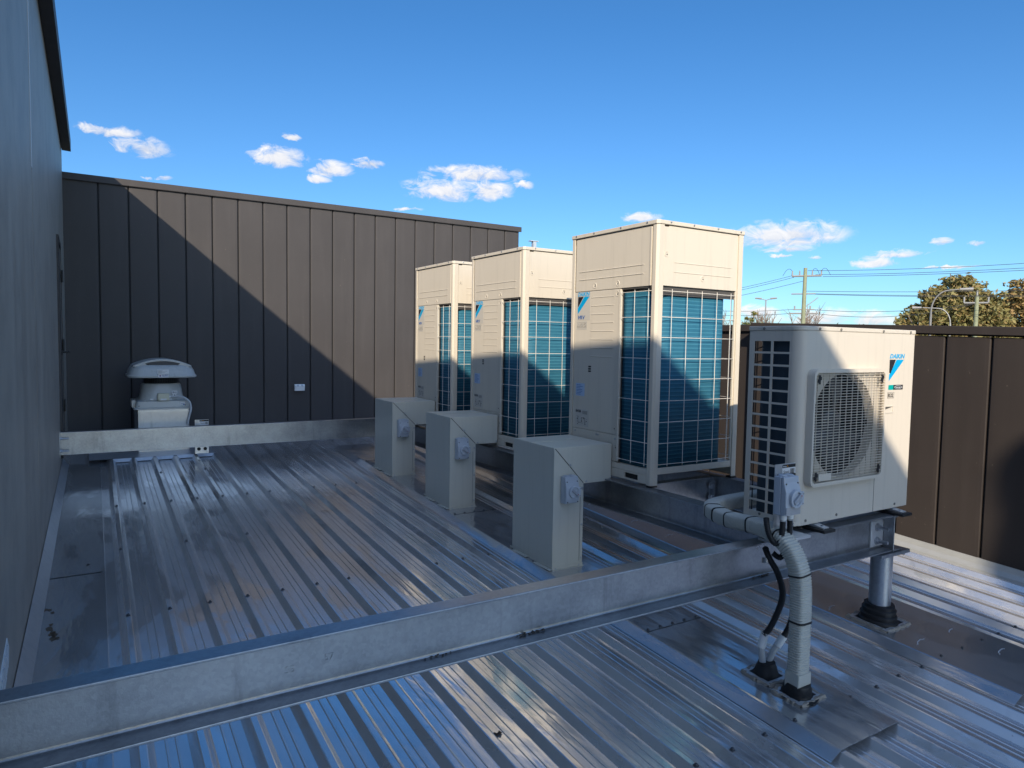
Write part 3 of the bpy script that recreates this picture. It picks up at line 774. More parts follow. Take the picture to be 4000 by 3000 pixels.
    MB().box(UW-.016,UW-.004,.046,.84,.004,.099).build('rear_skirt', C, t, bevel=.002)
    # coil wrapped round inside
    path = [(.055,.336)]+[(.055,.336-.19*k/6) for k in range(1,7)]
    path += [(.145-.09*math.cos(a),.146-.09*math.sin(a)) for a in [math.pi/2*k/8 for k in range(1,9)]]
    path += [(.145+.45*k/8,.056) for k in range(1,9)]
    path += [(.595+.09*math.sin(a),.146-.09*math.cos(a)) for a in [math.pi/2*k/8 for k in range(1,9)]]
    path += [(.685,.146+.66*k/6) for k in range(1,7)]
    mb = MB(); n_ = len(path)
    for x, y in path: mb.v += [(x,y,.099),(x,y,1.228)]
    mb.f = [(2*i+2,2*i,2*i+1,2*i+3) for i in range(n_-1)]
    o = mb.build('coil', M['coil'], t, smooth=True)
    sd = o.modifiers.new('thick','SOLIDIFY'); sd.thickness = .022; sd.offset = -1
    # shiny tube bends beside the near corner
    mb = MB()
    for k in range(43):
        z = .118+k*.0256
        mb.tube([(.056,.098,z),(.062,.058,z),(.098,.0505,z)], .0045, 6)
    mb.build('tube_bend', M['coil'], t, smooth=True)
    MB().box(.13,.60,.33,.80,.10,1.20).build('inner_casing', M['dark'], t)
    # wire guards
    HZ = [1.224,1.062,.934,.801,.669,.535,.400,.266,.132]
    mb = MB(); r_ = .0020
    for z in HZ: mb.tube([(.050,.012,z),(.062,.001,z),(.40,-.006,z),(.70,.001,z),(.728,.012,z)], r_, 6)
    for x in (.123,.256,.389,.527,.660): mb.tube([(x,-.010+.00*x,1.236),(x,-.010,.118)], r_, 6)
    mb.build('wire_guard', M['wire'], t, smooth=True)
    mb = MB()
    for z in HZ: mb.tube([(.010,.338,z),(-.001,.332,z),(-.004,.18,z),(-.001,.055,z),(.010,.045,z)], r_, 6)
    for y in (.322,.190,.062): mb.tube([(-.007,y,1.236),(-.007,y,.118)], r_, 6)
    mb.build('wire_guard', M['wire'], t, smooth=True)
    mb = MB()
    for z in HZ: mb.tube([(UW-.012,.046,z),(UW-.002,.06,z),(UW-.002,.83,z),(UW-.012,.842,z)], r_, 6)
    for k in range(6): mb.tube([(UW+.003,.10+k*.136,1.236),(UW+.003,.10+k*.136,.118)], r_, 6)
    mb.build('wire_guard', M['wire'], t, smooth=True)
    nest(t, 'roof_cap', 'cap_screw', 'fan_opening')
    nest(t, 'service_panel', 'vent_slot', 'logo_sticker', 'logo_mark', 'brand_lettering', 'series_lettering', 'warning_sticker', 'warning_icons', 'blue_sticker', 'sticker_print', 'refrigerant_sticker')
    return t
u1 = tall_unit()
u2 = copy_tree(u1); u2.location = (3.006,4.696,-.885); u2['label'] = 'tall cream condenser unit in the middle of the row of three'
u3 = copy_tree(u1); u3.location = (3.006,5.943,-.885); u3['label'] = 'tall cream condenser unit of the row next to the dark back wall'

# ------------------------------------------------------------------ small single fan unit
def rrect(x0, x1, z0, z1, r, n=5):
    pts = []
    for cx, cz, a0 in ((x1-r,z0+r,-90),(x1-r,z1-r,0),(x0+r,z1-r,90),(x0+r,z0+r,180)):
        for k in range(n+1):
            a = R(a0+90*k/n); pts.append((cx+r*math.cos(a), cz+r*math.sin(a)))
    return pts
def small_unit():
    X0, YF, ZB = 2.885, 2.06, -.862
    t = thing('small_condenser_unit', 'small cream single fan condenser unit on the steel beams by the parapet', 'air conditioner', (X0,YF,ZB))
    C = M['cream2']; Wd, D, Hh, r = .98, .30, .944, .055
    cx, cz, fr = .362, .477, .262
    # front sheet with a round opening
    x0, x1, z0, z1 = .075, Wd, .0, Hh
    mb = MB(); N = 72; inner = []; outer = []
    for k in range(N):
        a = 2*math.pi*(k+.5)/N; c, s = math.cos(a), math.sin(a)
        inner.append((cx+fr*c, cz+fr*s))
        tt = min([q for q in (((x1-cx)/c if c > 0 else (x0-cx)/c) if abs(c) > 1e-9 else 9, ((z1-cz)/s if s > 0 else (z0-cz)/s) if abs(s) > 1e-9 else 9)])
        outer.append((cx+tt*c, cz+tt*s))
    corners = [(x1,z1),(x0,z1),(x0,z0),(x1,z0)]
    for q in corners:
        k = min(range(N), key=lambda i: (outer[i][0]-q[0])**2+(outer[i][1]-q[1])**2); outer[k] = q
    mb.v = [(x,0,z) for x,z in inner]+[(x,0,z) for x,z in outer]+[(cx+(x-cx)*.985,.045,cz+(z-cz)*.985) for x,z in inner]
    for k in range(N):
        k2 = (k+1)%N; mb.f += [(k,k2,N+k2,N+k)[::-1], (k,2*N+k,2*N+k2,k2)[::-1]]
    o = mb.build('front_panel', C, t)
    # rounded corner, side frame with air slots
    pts = [(.0,.10),(.0,.05)]
    mb = MB(); pa = [(.0,.0535),(.0,r)]+[(r-r*math.cos(a),r-r*math.sin(a)) for a in [math.pi/2*k/10 for k in range(1,11)]]+[(.075,.0)]
    for x, y in pa: mb.v += [(x,y,0),(x,y,Hh)]
    mb.f = [(2*i,2*i+2,2*i+3,2*i+1) for i in range(len(pa)-1)]
    mb.build('rounded_corner', C, t, smooth=True)
    mb = MB(); zt, zbm, pitch = .892, .048, .0622
    cols = ((.0640,.1580),(.1710,.2700))
    yA, yB = .054, D
    ysx = [yA, cols[0][0], cols[0][1], cols[1][0], cols[1][1], yB]
    for a, b in ((ysx[0],ysx[1]),(ysx[2],ysx[3]),(ysx[4],ysx[5])): mb.box(0,.004,a,b,0,Hh)
    for a, b in cols:
        mb.box(.0,.004,a,b,zt,Hh); mb.box(0,.004,a,b,0,zt-13*pitch-.052)
        for k in range(13): mb.box(0,.004,a,b,zt-k*pitch-.0622,zt-k*pitch-.052)
    mb.build('slotted_side_panel', C, t)
    MB().box(Wd-.004,Wd,.001,D,0,Hh).build('side_panel', C, t)
    MB().box(.25,Wd-.005,D-.004,D,0,Hh).build('rear_panel', C, t)
    MB().box(.006,Wd-.006,.006,D-.006,.001,.02).build('base_pan', C, t)
    lid = [(-.004,r)]+[(r-(r+.004)*math.cos(a),r-(r+.004)*math.sin(a)) for a in [math.pi/2*k/8 for k in range(1,9)]]+[(Wd+.004,-.004),(Wd+.004,D+.004),(-.004,D+.004)]
    MB().prism(lid, Hh+.0005, Hh+.022, 'z').build('lid', C, t, bevel=.004)
    mb = MB()
    for x, y in ((.13,0),(.30,0),(.67,0),(.93,0)): mb.lathe([(.0035,-.009),(.007,-.0075),(.007,-.0042)], 8, (x,0,Hh+.010), 'y')
    mb.lathe([(.0035,-.009),(.007,-.0075),(.007,-.0042)], 8, (0,.21,Hh+.010), 'x')
    for x in (.085,.335,.86): mb.lathe([(.0035,-.005),(.007,-.0035),(.007,-.0002)], 8, (x,0,.022 if x != .86 else .02), 'y')
    mb.lathe([(.0035,-.005),(.007,-.0035),(.007,-.0002)], 8, (0,.20,.022), 'x')
    mb.build('case_screw', M['inkgrey'], t)
    # coil inside
    mb = MB(); pa = [(.022,.03),(.022,.225)]+[(.052-.03*math.cos(a),.225+.03*math.sin(a)) for a in [math.pi/2*k/6 for k in range(1,7)]]+[(.6,.255)]
    for x, y in pa: mb.v += [(x,y,.02),(x,y,Hh-.02)]
    mb.f = [(2*i,2*i+2,2*i+3,2*i+1) for i in range(len(pa)-1)]
    mb.build('coil', simple('dark_small_coil',(.03,.05,.07),.5,.2,.1,40), t, smooth=True)
    mb = MB()
    for z in (.85,.78,.66,.42,.20): mb.tube([(.012,.275,z),(.02,.245,z+.01),(.03,.24,z+.012)], .003, 6)
    mb.tube([(.015,.262,.03),(.015,.262,.93)], .003, 6)
    mb.build('pipe_stub', M['black'], t)
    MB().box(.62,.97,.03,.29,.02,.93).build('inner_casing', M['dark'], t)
    # fan
    hub = MB().lathe([(.075,.060),(.075,.02),(.06,.012),(0,.010)], 28, (cx,.045,cz), 'y').build('fan_hub', M['fan'], t, smooth=True)
    for b in range(3):
        mb = MB(); a0 = 2*math.pi*b/3+.5; nr, na = 6, 8
        for i in range(nr+1):
            rr = .07+(fr-.018-.07)*i/nr
            for j in range(na+1):
                sweepa = 1.25*(1-.15*i/nr); a = a0+sweepa*j/na+.25*i/nr
                mb.v.append((cx+rr*math.cos(a), .05+.075*(1-j/na), cz+rr*math.sin(a)))
        for i in range(nr):
            for j in range(na):
                p = i*(na+1)+j; mb.f.append((p,p+1,p+na+2,p+na+1))
        mb.build('fan_blade', M['fan'], t, smooth=True)
    MB().lathe([(fr*.985,.046),(fr*.985,.20),(0,.20)], 48, (cx,0,cz), 'y', False).build('fan_shroud', M['dark'], t, smooth=True)
    # guard: square bezel and bars
    bx0, bx1, bz0, bz1 = .055, .672, .190, .760
    o_ = rrect(bx0,bx1,bz0,bz1,.035); i_ = rrect(bx0+.018,bx1-.018,bz0+.018,bz1-.018,.022)
    mb = MB(); n_ = len(o_)
    lay = [[(x,-.0005,z) for x,z in o_],[(x+(.004 if x<.3 else -.004),-.030,z) for x,z in o_],[(x+(.006 if x<.3 else -.006),-.036,z) for x,z in o_],[(x,-.036,z) for x,z in i_],[(x,-.022,z) for x,z in i_]]
    for l in lay: mb.v += l
    for q in range(len(lay)-1):
        for k in range(n_):
            k2 = (k+1)%n_; mb.f.append((q*n_+k,q*n_+k2,(q+1)*n_+k2,(q+1)*n_+k)[::-1])
    mb.build('guard_bezel', C, t, smooth=True)
    mb = MB(); a, b = bx0+.017, bx1-.017
    nb = 39
    for k in range(nb):
        z = bz0+.027+(bz1-bz0-.054)*k/(nb-1); mb.box(a,b,-.034,-.029,z-.0013,z+.0013)
    for k in range(12):
        x = a+.030+(b-a-.06)*k/11; mb.box(x-.0014,x+.0014,-.0258,-.0215,bz0+.02,bz1-.02)
    mb.build('guard_bar', C, t)
    mb = MB()
    for x in (bx0+.045,bx1-.045):
        for z in (bz0+.05,bz1-.05):
            mb.box(x-.006,x+.006,-.0375,-.0345,z-.022,z+.022).box(x-.013,x-.007,-.0375,-.0345,z-.014,z+.002).box(x+.007,x+.013,-.0375,-.0345,z-.002,z+.014)
    mb.build('guard_clip', M['ink'], t)
    MB().box(bx0+.065,bx0+.165,-.0382,-.0362,bz0+.027,bz0+.062).build('blank_badge', C, t)
    # seam, recess, lettering
    MB().box(.655,.6575,-.0008,.001,.0,.186).build('panel_seam', M['ink'], t)
    mb = MB(); hx0, hx1, hz0, hz1 = .712,.800,.521,.561
    mb.box(hx0,hx1,-.004,-.0003,hz0,hz0+.006).box(hx0,hx1,-.004,-.0003,hz1-.006,hz1).box(hx0,hx0+.006,-.004,-.0003,hz0+.006,hz1-.006).box(hx1-.006,hx1,-.004,-.0003,hz0+.006,hz1-.006)
    mb.build('handle_frame', C, t, bevel=.001)
    mb = MB(); mb.quad((hx0+.006,-.0006,hz0+.006),(hx1-.006,-.0006,hz0+.006),(hx1-.006,-.0012,hz1-.012),(hx0+.03,-.0012,hz1-.012)); mb.build('handle_recess', C, t)
    mb = MB(); mb.quad((hx0+.006,-.0008,hz1-.022),(hx1-.012,-.0016,hz1-.0075),(hx1-.006,-.0016,hz1-.006),(hx0+.006,-.0016,hz1-.006)); mb.build('handle_slot', M['seam'], t)
    xd, yd = (1,0,0), (0,0,1)
    P = lambda x, z, d=0: (x, -.0006-d, z)
    def poly(name, pts, mat, d=0, mm=None):
        mb = MB(); n_ = len(pts); mb.v = [P(u,z,d) for u,z in pts]+[P(u,z,d+.0004) for u,z in pts]
        mb.f = [tuple(range(n_)), tuple(range(2*n_-1,n_-1,-1))]+[(i,(i+1)%n_,n_+(i+1)%n_,n_+i) for i in range(n_)]
        mb.build(name, M[mat], t)
    mb = MB(); text_mb(mb, 'DAIKIN', .0225, P(.748,.8135), xd, yd, .0004, .25, .035, .142); mb.build('brand_lettering', M['blue'], t)
    poly('logo_mark', [(.748,.806),(.748,.738),(.760,.732),(.806,.806)], 'ink')
    poly('logo_mark', [(.813,.806),(.884,.806),(.748,.692),(.748,.728),(.758,.734)][::-1], 'blue')
    poly('tag_plate', [(.747,.645),(.793,.645),(.793,.671),(.747,.671)], 'green')
    poly('tag_plate', [(.7932,.645),(.885,.645),(.885,.671),(.7932,.671)], 'ink')
    mb = MB(); mb.tube([P(.839+.036*math.cos(a*math.pi/12),.658+.0085*math.sin(a*math.pi/12),.0008) for a in range(25)], .0009, 4)
    text_mb(mb, 'Inverter', .008, P(.839,.6545,.0006), xd, yd, .0003, .2, 0, .050, True); mb.build('tag_lettering', M['label'], t)
    mb = MB(); a, b, c, d = .742,.802,.601,.631
    mb.tube([P(a,c,.0004),P(b,c,.0004),P(b,d,.0004),P(a,d,.0004),P(a,c,.0004)], .0008, 4)
    text_mb(mb, 'R32', .020, P(.772,.606,.0004), xd, yd, .0004, 0, .02, .046, True); mb.build('refrigerant_lettering', M['ink'], t)
    # feet
    for x in (.175,.86):
        MB().prism([(x-.045,-.075),(x+.045,-.075),(x+.045,.31),(x-.045,.31)], -.0335, -.0185, 'z').build('rubber_pad', M['black'], t, bevel=.002)
        MB().prism([(-.055,-.018),(-.055,-.012),(.02,-.002),(.31,-.002),(.31,-.018)], x-.022, x+.022, 'x').build('foot', M['galvsheet'], t, bevel=.001)
        MB().lathe([(.007,-.0115),(.007,-.004),(0,-.003)], 6, (x,-.03,0)).build('foot_bolt', M['bolt'], t)
    nest(t, 'front_panel', 'brand_lettering', 'logo_mark', 'tag_plate', 'tag_lettering', 'refrigerant_lettering', 'handle_frame', 'handle_recess', 'handle_slot', 'panel_seam')
    nest(t, 'guard_bezel', 'guard_bar', 'guard_clip', 'blank_badge'); nest(t, 'fan_hub', 'fan_blade')
    return t
su = small_unit()

# ------------------------------------------------------------------ cream sheet metal pipe ducts
def duct(label, y, zt, zb, arm_bot, xl, depth):
    xr = xl+.238
    t = thing('pipe_duct', label, 'pipe duct', (xl,y,0), 'cream sheet metal pipe ducts')
    C = M['duct']; z0 = crest(y)+.012
    w = .238; a = 2.998-xl
    zbk = crest(y+depth)+.012
    pts = [(0,z0),(w,z0),(w,arm_bot),(a,arm_bot),(a,zt),(0,zt)]
    mb = MB(); mb.prism(pts, 0, depth, 'y'); o = mb.build('duct_body', C, t, bevel=.0022)
    # mitre seam, lap strips
    mb = MB(); d = V((w-.002,0,arm_bot-zt)); L = d.length; d.normalize(); nrm = V((d.z,0,-d.x))
    A = V((.004,-.0012,zt-.004)); B = V((w-.003,-.0012,arm_bot+.004))
    mb.add([A+nrm*.0022,B+nrm*.0022,B-nrm*.0022,A-nrm*.0022], [(0,1,2,3)]); mb.build('mitre_seam', M['ink'], t)
    MB().box(w-.024,w-.001,-.0022,.0,z0+.02,arm_bot-.012).build('lap_strip', C, t, bevel=.0006)
    MB().box(w-.0262,w-.0242,-.0008,.0,z0+.03,arm_bot-.06).build('lap_gap', M['ink'], t)
    MB().box(w+.002,a-.002,-.0022,.0,arm_bot,arm_bot+.022).build('lap_strip', C, t, bevel=.0006)
    MB().box(-.0022,0,0,depth*.60,z0+.006,zt-.0015).box(-.001,0,depth*.604,depth*.61,z0+.006,zt-.002).build('side_lap', C, t)
    MB().box(.002,a-.002,depth*.55,depth-.004,zt+.0002,zt+.0022).build('top_lap', C, t)
    # foot flange
    mb = MB()
    for (b0, b1) in ((-.004,depth*.52),(depth*.56,depth+.02)):
        zz = crest(y+.5*(b0+b1))+.006; mb.box(-.028,-.0025,b0,b1,zz,zz+.004); mb.box(-.0045,-.0025,b0,b1,zz+.004,zz+.018)
    mb.box(-.004,w+.012,-.012,-.0025,z0-.006,z0-.0025).box(-.002,w+.002,-.0045,-.0024,z0-.002,z0+.016)
    mb.build('foot_flange', C, t)
    scr = [(w-.012,z0+.05),(w-.012,(z0+arm_bot)/2),(w-.012,arm_bot-.03),(w*.52,(zt+arm_bot)/2+.005),(w+.02,arm_bot+.012),(a-.012,arm_bot+.012),(.022,z0+.004),(w-.03,z0+.004)]
    for sx_, sz in scr: MB().lathe([(.003,-.0085),(.0062,-.0072),(.0062,-.0028),(.0088,-.0024)], 8, (sx_,0,sz), 'y').build('tek_screw', M['bolt'], t)
    mb = MB()
    for b in (.03,.2,.3,.46): MB().lathe([(.0065,0),(.0048,.0005),(.0048,.004),(0,.005)], 8, (-.016,b,crest(y+b)+.0102)).build('tek_screw', M['screw'], t)
    return t
D1 = duct('cream metal pipe duct feeding the tall unit beside the small unit, the one with fullest view of its foot', 3.553, -.664, 0, -.912, 2.530, .49)
D1['label'] = 'cream metal pipe duct with isolator, feeding the tall unit beside the small unit'
D2 = duct('cream metal pipe duct with isolator, feeding the middle tall unit', 5.058, -.622, 0, -.856, 2.548, .48)
D3 = duct('cream metal pipe duct with isolator, feeding the tall unit next to the back wall', 6.306, -.598, 0, -.829, 2.546, .48)

def isolator(label, loc, lid_angle=-38, big=1.0):
    t = thing('isolator_switch', label, 'isolator switch', loc, 'grey rotary isolator switches')
    C = M['plastic']; w, h = .104*big, .172*big
    MB().box(-w/2,w/2,-.035,-.0005,0,h).build('back_box', C, t, bevel=.004)
    # bowed front cover
    prof = [(-.036,0.0),(-.058,.004),(-.064,.03),(-.064,h*.62),(-.052,h*.86),(-.050,h),(-.036,h)]
    MB().prism(prof, -w/2+.001, w/2-.001, 'x').build('front_cover', C, t, bevel=.004)
    zc = h*.44
    MB().lathe([(.040,-.0645),(.040,-.078),(.037,-.080),(.031,-.080),(.029,-.074),(.0,-.074)], 32, (.008,0,zc), 'y', False).build('dial_ring', C, t, smooth=True)
    MB().box(.030,.056,-.078,-.0645,zc-.030,zc+.030).build('dial_guard', C, t, bevel=.002)
    o = MB().box(-.029,.029,-.086,-.0745,-.0085,.0085).build('knob', simple('knob_grey',(.34,.36,.39),.4) if 'knobm' not in M else M['knobm'], t, bevel=.002)
    M['knobm'] = o.data.materials[0]
    o.location = (.008,0,zc); o.rotation_euler = (0,R(-lid_angle),0)
    a = R(lid_angle); MB().lathe([(.003,-.0875),(.003,-.0862)], 8, (.008+.024*math.cos(a),0,zc+.024*math.sin(a)), 'y').build('red_dot', M['red'], t)
    for x in (-.024,.020): MB().lathe([(.019,h+.0005),(.019,h+.004),(.016,h+.006),(0,h+.006)], 20, (x,-.022,0)).build('knockout_cap', C, t, smooth=True)
    for x in (-w/2+.012,w/2-.012):
        for z in (.012,h-.03): MB().lathe([(.004,-.0662 if z<.05 else -.0560),(.004,-.0635 if z<.05 else -.05)], 8, (x,0,z), 'y').build('cover_screw', M['seam'], t)
    mb = MB(); text_mb(mb, 'OFF', .005, (.043,-.0784,zc-.026), (1,0,0), (0,0,1), .0002); text_mb(mb, 'ON', .005, (.043,-.0784,zc+.018), (1,0,0), (0,0,1), .0002)
    mb.build('dial_lettering', M['inkgrey'], t)
    nest(t, 'front_cover', 'dial_ring', 'dial_guard', 'knob', 'red_dot', 'dial_lettering', 'cover_screw')
    return t
isolator('grey isolator switch on the cream duct of the tall unit beside the small unit', (2.632,3.5505,-1.020))
isolator('grey isolator switch on the cream duct of the middle tall unit', (2.640,5.0555,-.967))
isolator('grey isolator switch on the cream duct of the tall unit next to the back wall', (2.642,6.3035,-.940))
iso4 = isolator('grey isolator switch with cables below, on the bracket beside the small fan unit', (2.648,1.963,-.742), 38)
MB().box(-.05,.048,-.0672,-.0648,.004,.040).build('peeling_film', simple('shiny_film',(.75,.76,.78),.15,.5), iso4)
for x in (-.018,.030): MB().lathe([(.0125,-.030),(.0125,-.022),(.016,-.0215),(.016,-.0005)], 16, (x,-.028,0)).build('cable_gland', M['whiteplastic'], iso4, smooth=True)

# bracket carrying that isolator, with its sticker
def bracket(name, label, x, y, z0, z1, wdt):
    t = thing(name, label, 'mounting bracket', (x,y,0))
    MB().box(-wdt/2,wdt/2,0,.0035,z0,z1).build('plate', M['galvsheet'], t)
    s = -.0012
    MB().box(-wdt*.16,wdt*.49,s,-.0002,z1-.060,z1-.004).build('sticker', M['label'], t)
    MB().box(-wdt*.16,wdt*.49,s-.0005,s-.0001,z1-.019,z1-.004).build('sticker_header', M['ink'], t)
    mb = MB(); text_mb(mb, 'Stand', .015, (-wdt*.10,s-.0004,z1-.045), (1,0,0), (0,0,1), .0002, 0, 0, wdt*.27)
    xx = wdt*.23; random.seed(2)
    while xx < wdt*.45:
        b = random.choice((.0012,.002,.0028)); mb.box(xx,xx+b,s-.0006,s-.0001,z1-.052,z1-.024); xx += b+random.choice((.001,.0018))
    mb.build('sticker_print', M['inkgrey'], t)
    mb = MB(); text_mb(mb, 'Remp', .007, (-wdt*.13,s-.0008,z1-.015), (1,0,0), (0,0,1), .0002, 0, .02)
    mb.build('sticker_lettering', M['label'], t)
    MB().box(.009,.013,s-.001,s-.0006,z1-.0125,z1-.0085).box(.0135,.0165,s-.001,s-.0006,z1-.016,z1-.012).build('sticker_mark', M['orange'], t)
    nest(t, 'plate', 'sticker', 'sticker_header', 'sticker_print', 'sticker_lettering', 'sticker_mark')
    return t
b1 = bracket('isolator_bracket', 'galvanised bracket with white Stand sticker beside the small fan unit', 2.694, 1.980, -.880, -.526, .142)
MB().box(-.055,.20,-.005,.09,-.8925,-.8805).build('bracket_foot', M['galvsheet'], b1)
MB().box(-.055,.052,-.0165,-.0003,-.742,-.571).build('packer', M['black'], b1)
b2 = bracket('isolator_bracket', 'galvanised bracket with white sticker standing behind the far beam by the exhaust fan', 1.050, 7.95, crest(7.95)+.02, -.872, .135)
for x in (-.03,.032): MB().lathe([(.018,-.002),(.018,-.0001)], 20, (x,0,-1.185), 'y').build('hole', M['dark'], b2)

# ------------------------------------------------------------------ pipes and cables at the small unit
def smooth_path(p, n=8):
    p = [V(q) for q in p]; out = []
    for i in range(len(p)-1):
        a = p[max(i-1,0)]; b = p[i]; c = p[i+1]; d = p[min(i+2,len(p)-1)]
        for k in range(n):
            t_ = k/n; t2, t3 = t_*t_, t_*t_*t_
            out.append(.5*((2*b)+(c-a)*t_+(2*a-5*b+4*c-d)*t2+(3*b-a-3*c+d)*t3))
    out.append(p[-1]); return out
def resample(p, step):
    out = [p[0]]; acc = 0
    for a, b in zip(p[:-1], p[1:]):
        L = (b-a).length; q = step-acc
        while q <= L:
            out.append(a+(b-a)*(q/L)); q += step
        acc = (acc+L) % step if L+acc >= step else acc+L
    return out
def corrugated(mb, path, r, pitch, amp, seg=12, sq=None):
    p = resample(smooth_path(path), pitch/4); rs = [r*(1+amp*(1 if (i % 4) in (0,1) else -1)) for i in range(len(p))]
    return mb.tube(p, rs, seg, True, sq)
t = thing('ribbed_pipe_duct', 'wide pale ribbed pipe duct rising from the roof and bending over the steel beam', 'pipe duct')
PD = [(2.664,1.852,-1.44),(2.664,1.852,-1.30),(2.664,1.852,-1.15),(2.660,1.855,-1.03),(2.652,1.872,-.945),(2.648,1.925,-.873),(2.654,2.02,-.838),(2.668,2.13,-.838),(2.676,2.24,-.845),(2.705,2.34,-.85),(2.76,2.455,-.85),(2.85,2.52,-.852),(2.98,2.545,-.852),(3.2,2.56,-.852),(3.38,2.57,-.852)]
mb = MB(); corrugated(mb, PD, 1, .0115, .045, 20, (.0415,.035)); mb.build('ribbed_sleeve', M['conduit'], t, smooth=True)
MB().prism(rrect(-.044,.044,-.037,.037,.006,3), -1.512, -1.43, 'z').build('base_collar', M['conduit'], t, loc=(2.664,1.852,0))
sp = smooth_path(PD)
for i in (13,27,44,56,66,74,79):
    p = sp[i]; d = (sp[i+1]-sp[i-1]).normalized()
    mb = MB(); mb.tube([p-d*.0035,p+d*.0035], 1, 20, True, (.045,.0385)); o = mb.build('cable_tie', M['black'], t)
    hd = p+V((.038,-.02,-.025)) if i < 30 else p+V((-.024,-.033,-.03))
    MB().box(hd.x-.005,hd.x+.005,hd.y-.004,hd.y+.004,hd.z-.006,hd.z+.006).build('tie_head', M['black'], t)
t = thing('black_cable_conduit', 'thin black ribbed conduit bowing out left of the wide pale pipe duct', 'cable conduit')
mb = MB(); corrugated(mb, [(2.640,2.02,-1.325),(2.664,2.005,-1.29),(2.688,1.98,-1.20),(2.69,1.965,-1.12),(2.665,1.975,-1.03),(2.638,2.0,-.965),(2.635,2.02,-.93),(2.63,2.02,-.915)], .0135, .006, .06); mb.build('ribbed_sleeve', M['black'], t, smooth=True)
mb = MB(); corrugated(mb, [(2.668,2.035,-1.50),(2.655,2.035,-1.44),(2.638,2.03,-1.375)], .0145, .006, .06); mb.build('grey_sleeve', M['corr'], t, smooth=True)
MB().tube([(2.6395,2.03,-1.385),(2.650,2.02,-1.315)], .0185, 14).build('coupling', M['whiteplastic'], t, smooth=True)
MB().tube([(2.630,2.016,-.985),(2.634,2.02,-.962)], .018, 14).build('saddle_clip', M['bolt'], t, smooth=True)
t = thing('grey_cable_conduit', 'short grey ribbed conduit leaning right behind the wide pale pipe duct', 'cable conduit')
mb = MB(); corrugated(mb, [(2.695,2.035,-1.50),(2.70,2.03,-1.46),(2.715,2.02,-1.415),(2.728,2.01,-1.39)], .0145, .006, .06); mb.build('grey_sleeve', M['corr'], t, smooth=True)
MB().tube([(2.7275,2.01,-1.392),(2.752,1.995,-1.345)], .018, 14).build('coupling', M['whiteplastic'], t, smooth=True)
mb = MB(); corrugated(mb, [(2.752,1.995,-1.345),(2.775,1.985,-1.30),(2.79,1.975,-1.22),(2.79,1.97,-1.10)], .0135, .006, .06); mb.build('black_sleeve', M['black'], t, smooth=True)
for x, lab, pth in ((2.630,'black ribbed cable loop under the glands of the bracket isolator, curving behind the bracket',[(2.630,1.935,-.768),(2.628,1.935,-.82),(2.617,1.94,-.865),(2.603,1.955,-.872),(2.59,1.972,-.84),(2.588,1.985,-.80),(2.60,2.0,-.77)]),(2.678,'black ribbed cable dropping from the bracket isolator to the beam',[(2.678,1.935,-.768),(2.678,1.934,-.83),(2.672,1.940,-.90),(2.650,1.955,-.945),(2.635,1.985,-.93)])):
    t = thing('isolator_cable', lab, 'cable conduit'); mb = MB(); corrugated(mb, pth, .0125, .006, .06); mb.build('ribbed_sleeve', M['black'], t, smooth=True)

# ------------------------------------------------------------------ exhaust fan
t = thing('exhaust_fan', 'grey mushroom roof exhaust fan on a galvanised box by the back wall', 'exhaust fan', (.722,8.62,0))
C = M['cowl']
MB().box(-.247,.247,-.32,.30,crest(8.3)-.03,-.785).build('curb_box', M['galvsheet'], t)
MB().box(-.250,.250,-.325,-.3205,-.815,-.800).build('curb_lip', M['galvsheet'], t)
def ring4(pr, z): return [(sx_*pr,sy_*pr*1.0,z) for sx_,sy_ in ((-1,-1),(1,-1),(1,1),(-1,1))]
def rsq(h, z, r, n=6): return [(x,y,z) for x,y in rrect(-h,h,-h,h,r,n)]
def loft(name, rings, mat, cap0=True, cap1=True, smooth=True):
    mb = MB(); n_ = len(rings[0])
    for q in rings: mb.v += q
    for i in range(len(rings)-1):
        for k in range(n_): mb.f.append((i*n_+k,i*n_+(k+1)%n_,(i+1)*n_+(k+1)%n_,(i+1)*n_+k))
    if cap0: mb.f.append(tuple(range(n_-1,-1,-1)))
    if cap1: mb.f.append(tuple((len(rings)-1)*n_+k for k in range(n_)))
    return mb.build(name, mat, t, smooth=smooth)
loft('base_skirt', [rsq(.285,-.785,.03),rsq(.285,-.770,.03),rsq(.270,-.762,.03),rsq(.262,-.700,.035),rsq(.235,-.688,.04)], C)
loft('neck', [rsq(.225,-.6875,.10),rsq(.212,-.65,.12),rsq(.196,-.53,.15),rsq(.188,-.512,.16)], C)
mb = MB()
for k in range(44):
    a = 2*math.pi*k/44; mb.tube([(.178*math.cos(a),.178*math.sin(a),-.511),(.178*math.cos(a),.178*math.sin(a),-.43)], .0017, 4)
for z in (-.495,-.478,-.461,-.444): mb.tube([(.178*math.cos(2*math.pi*k/44),.178*math.sin(2*math.pi*k/44),z) for k in range(45)], .0017, 4)
mb.build('bird_mesh', M['mesh'], t)
MB().lathe([(.165,-.511),(.165,-.43)], 30).build('inner_drum', M['dark'], t)
rings = [rsq(.318,-.442,.10),rsq(.335,-.436,.11),rsq(.337,-.420,.11),rsq(.325,-.405,.11),rsq(.312,-.36,.11),rsq(.292,-.325,.12),rsq(.262,-.305,.13)]
loft('hood', rings, C)
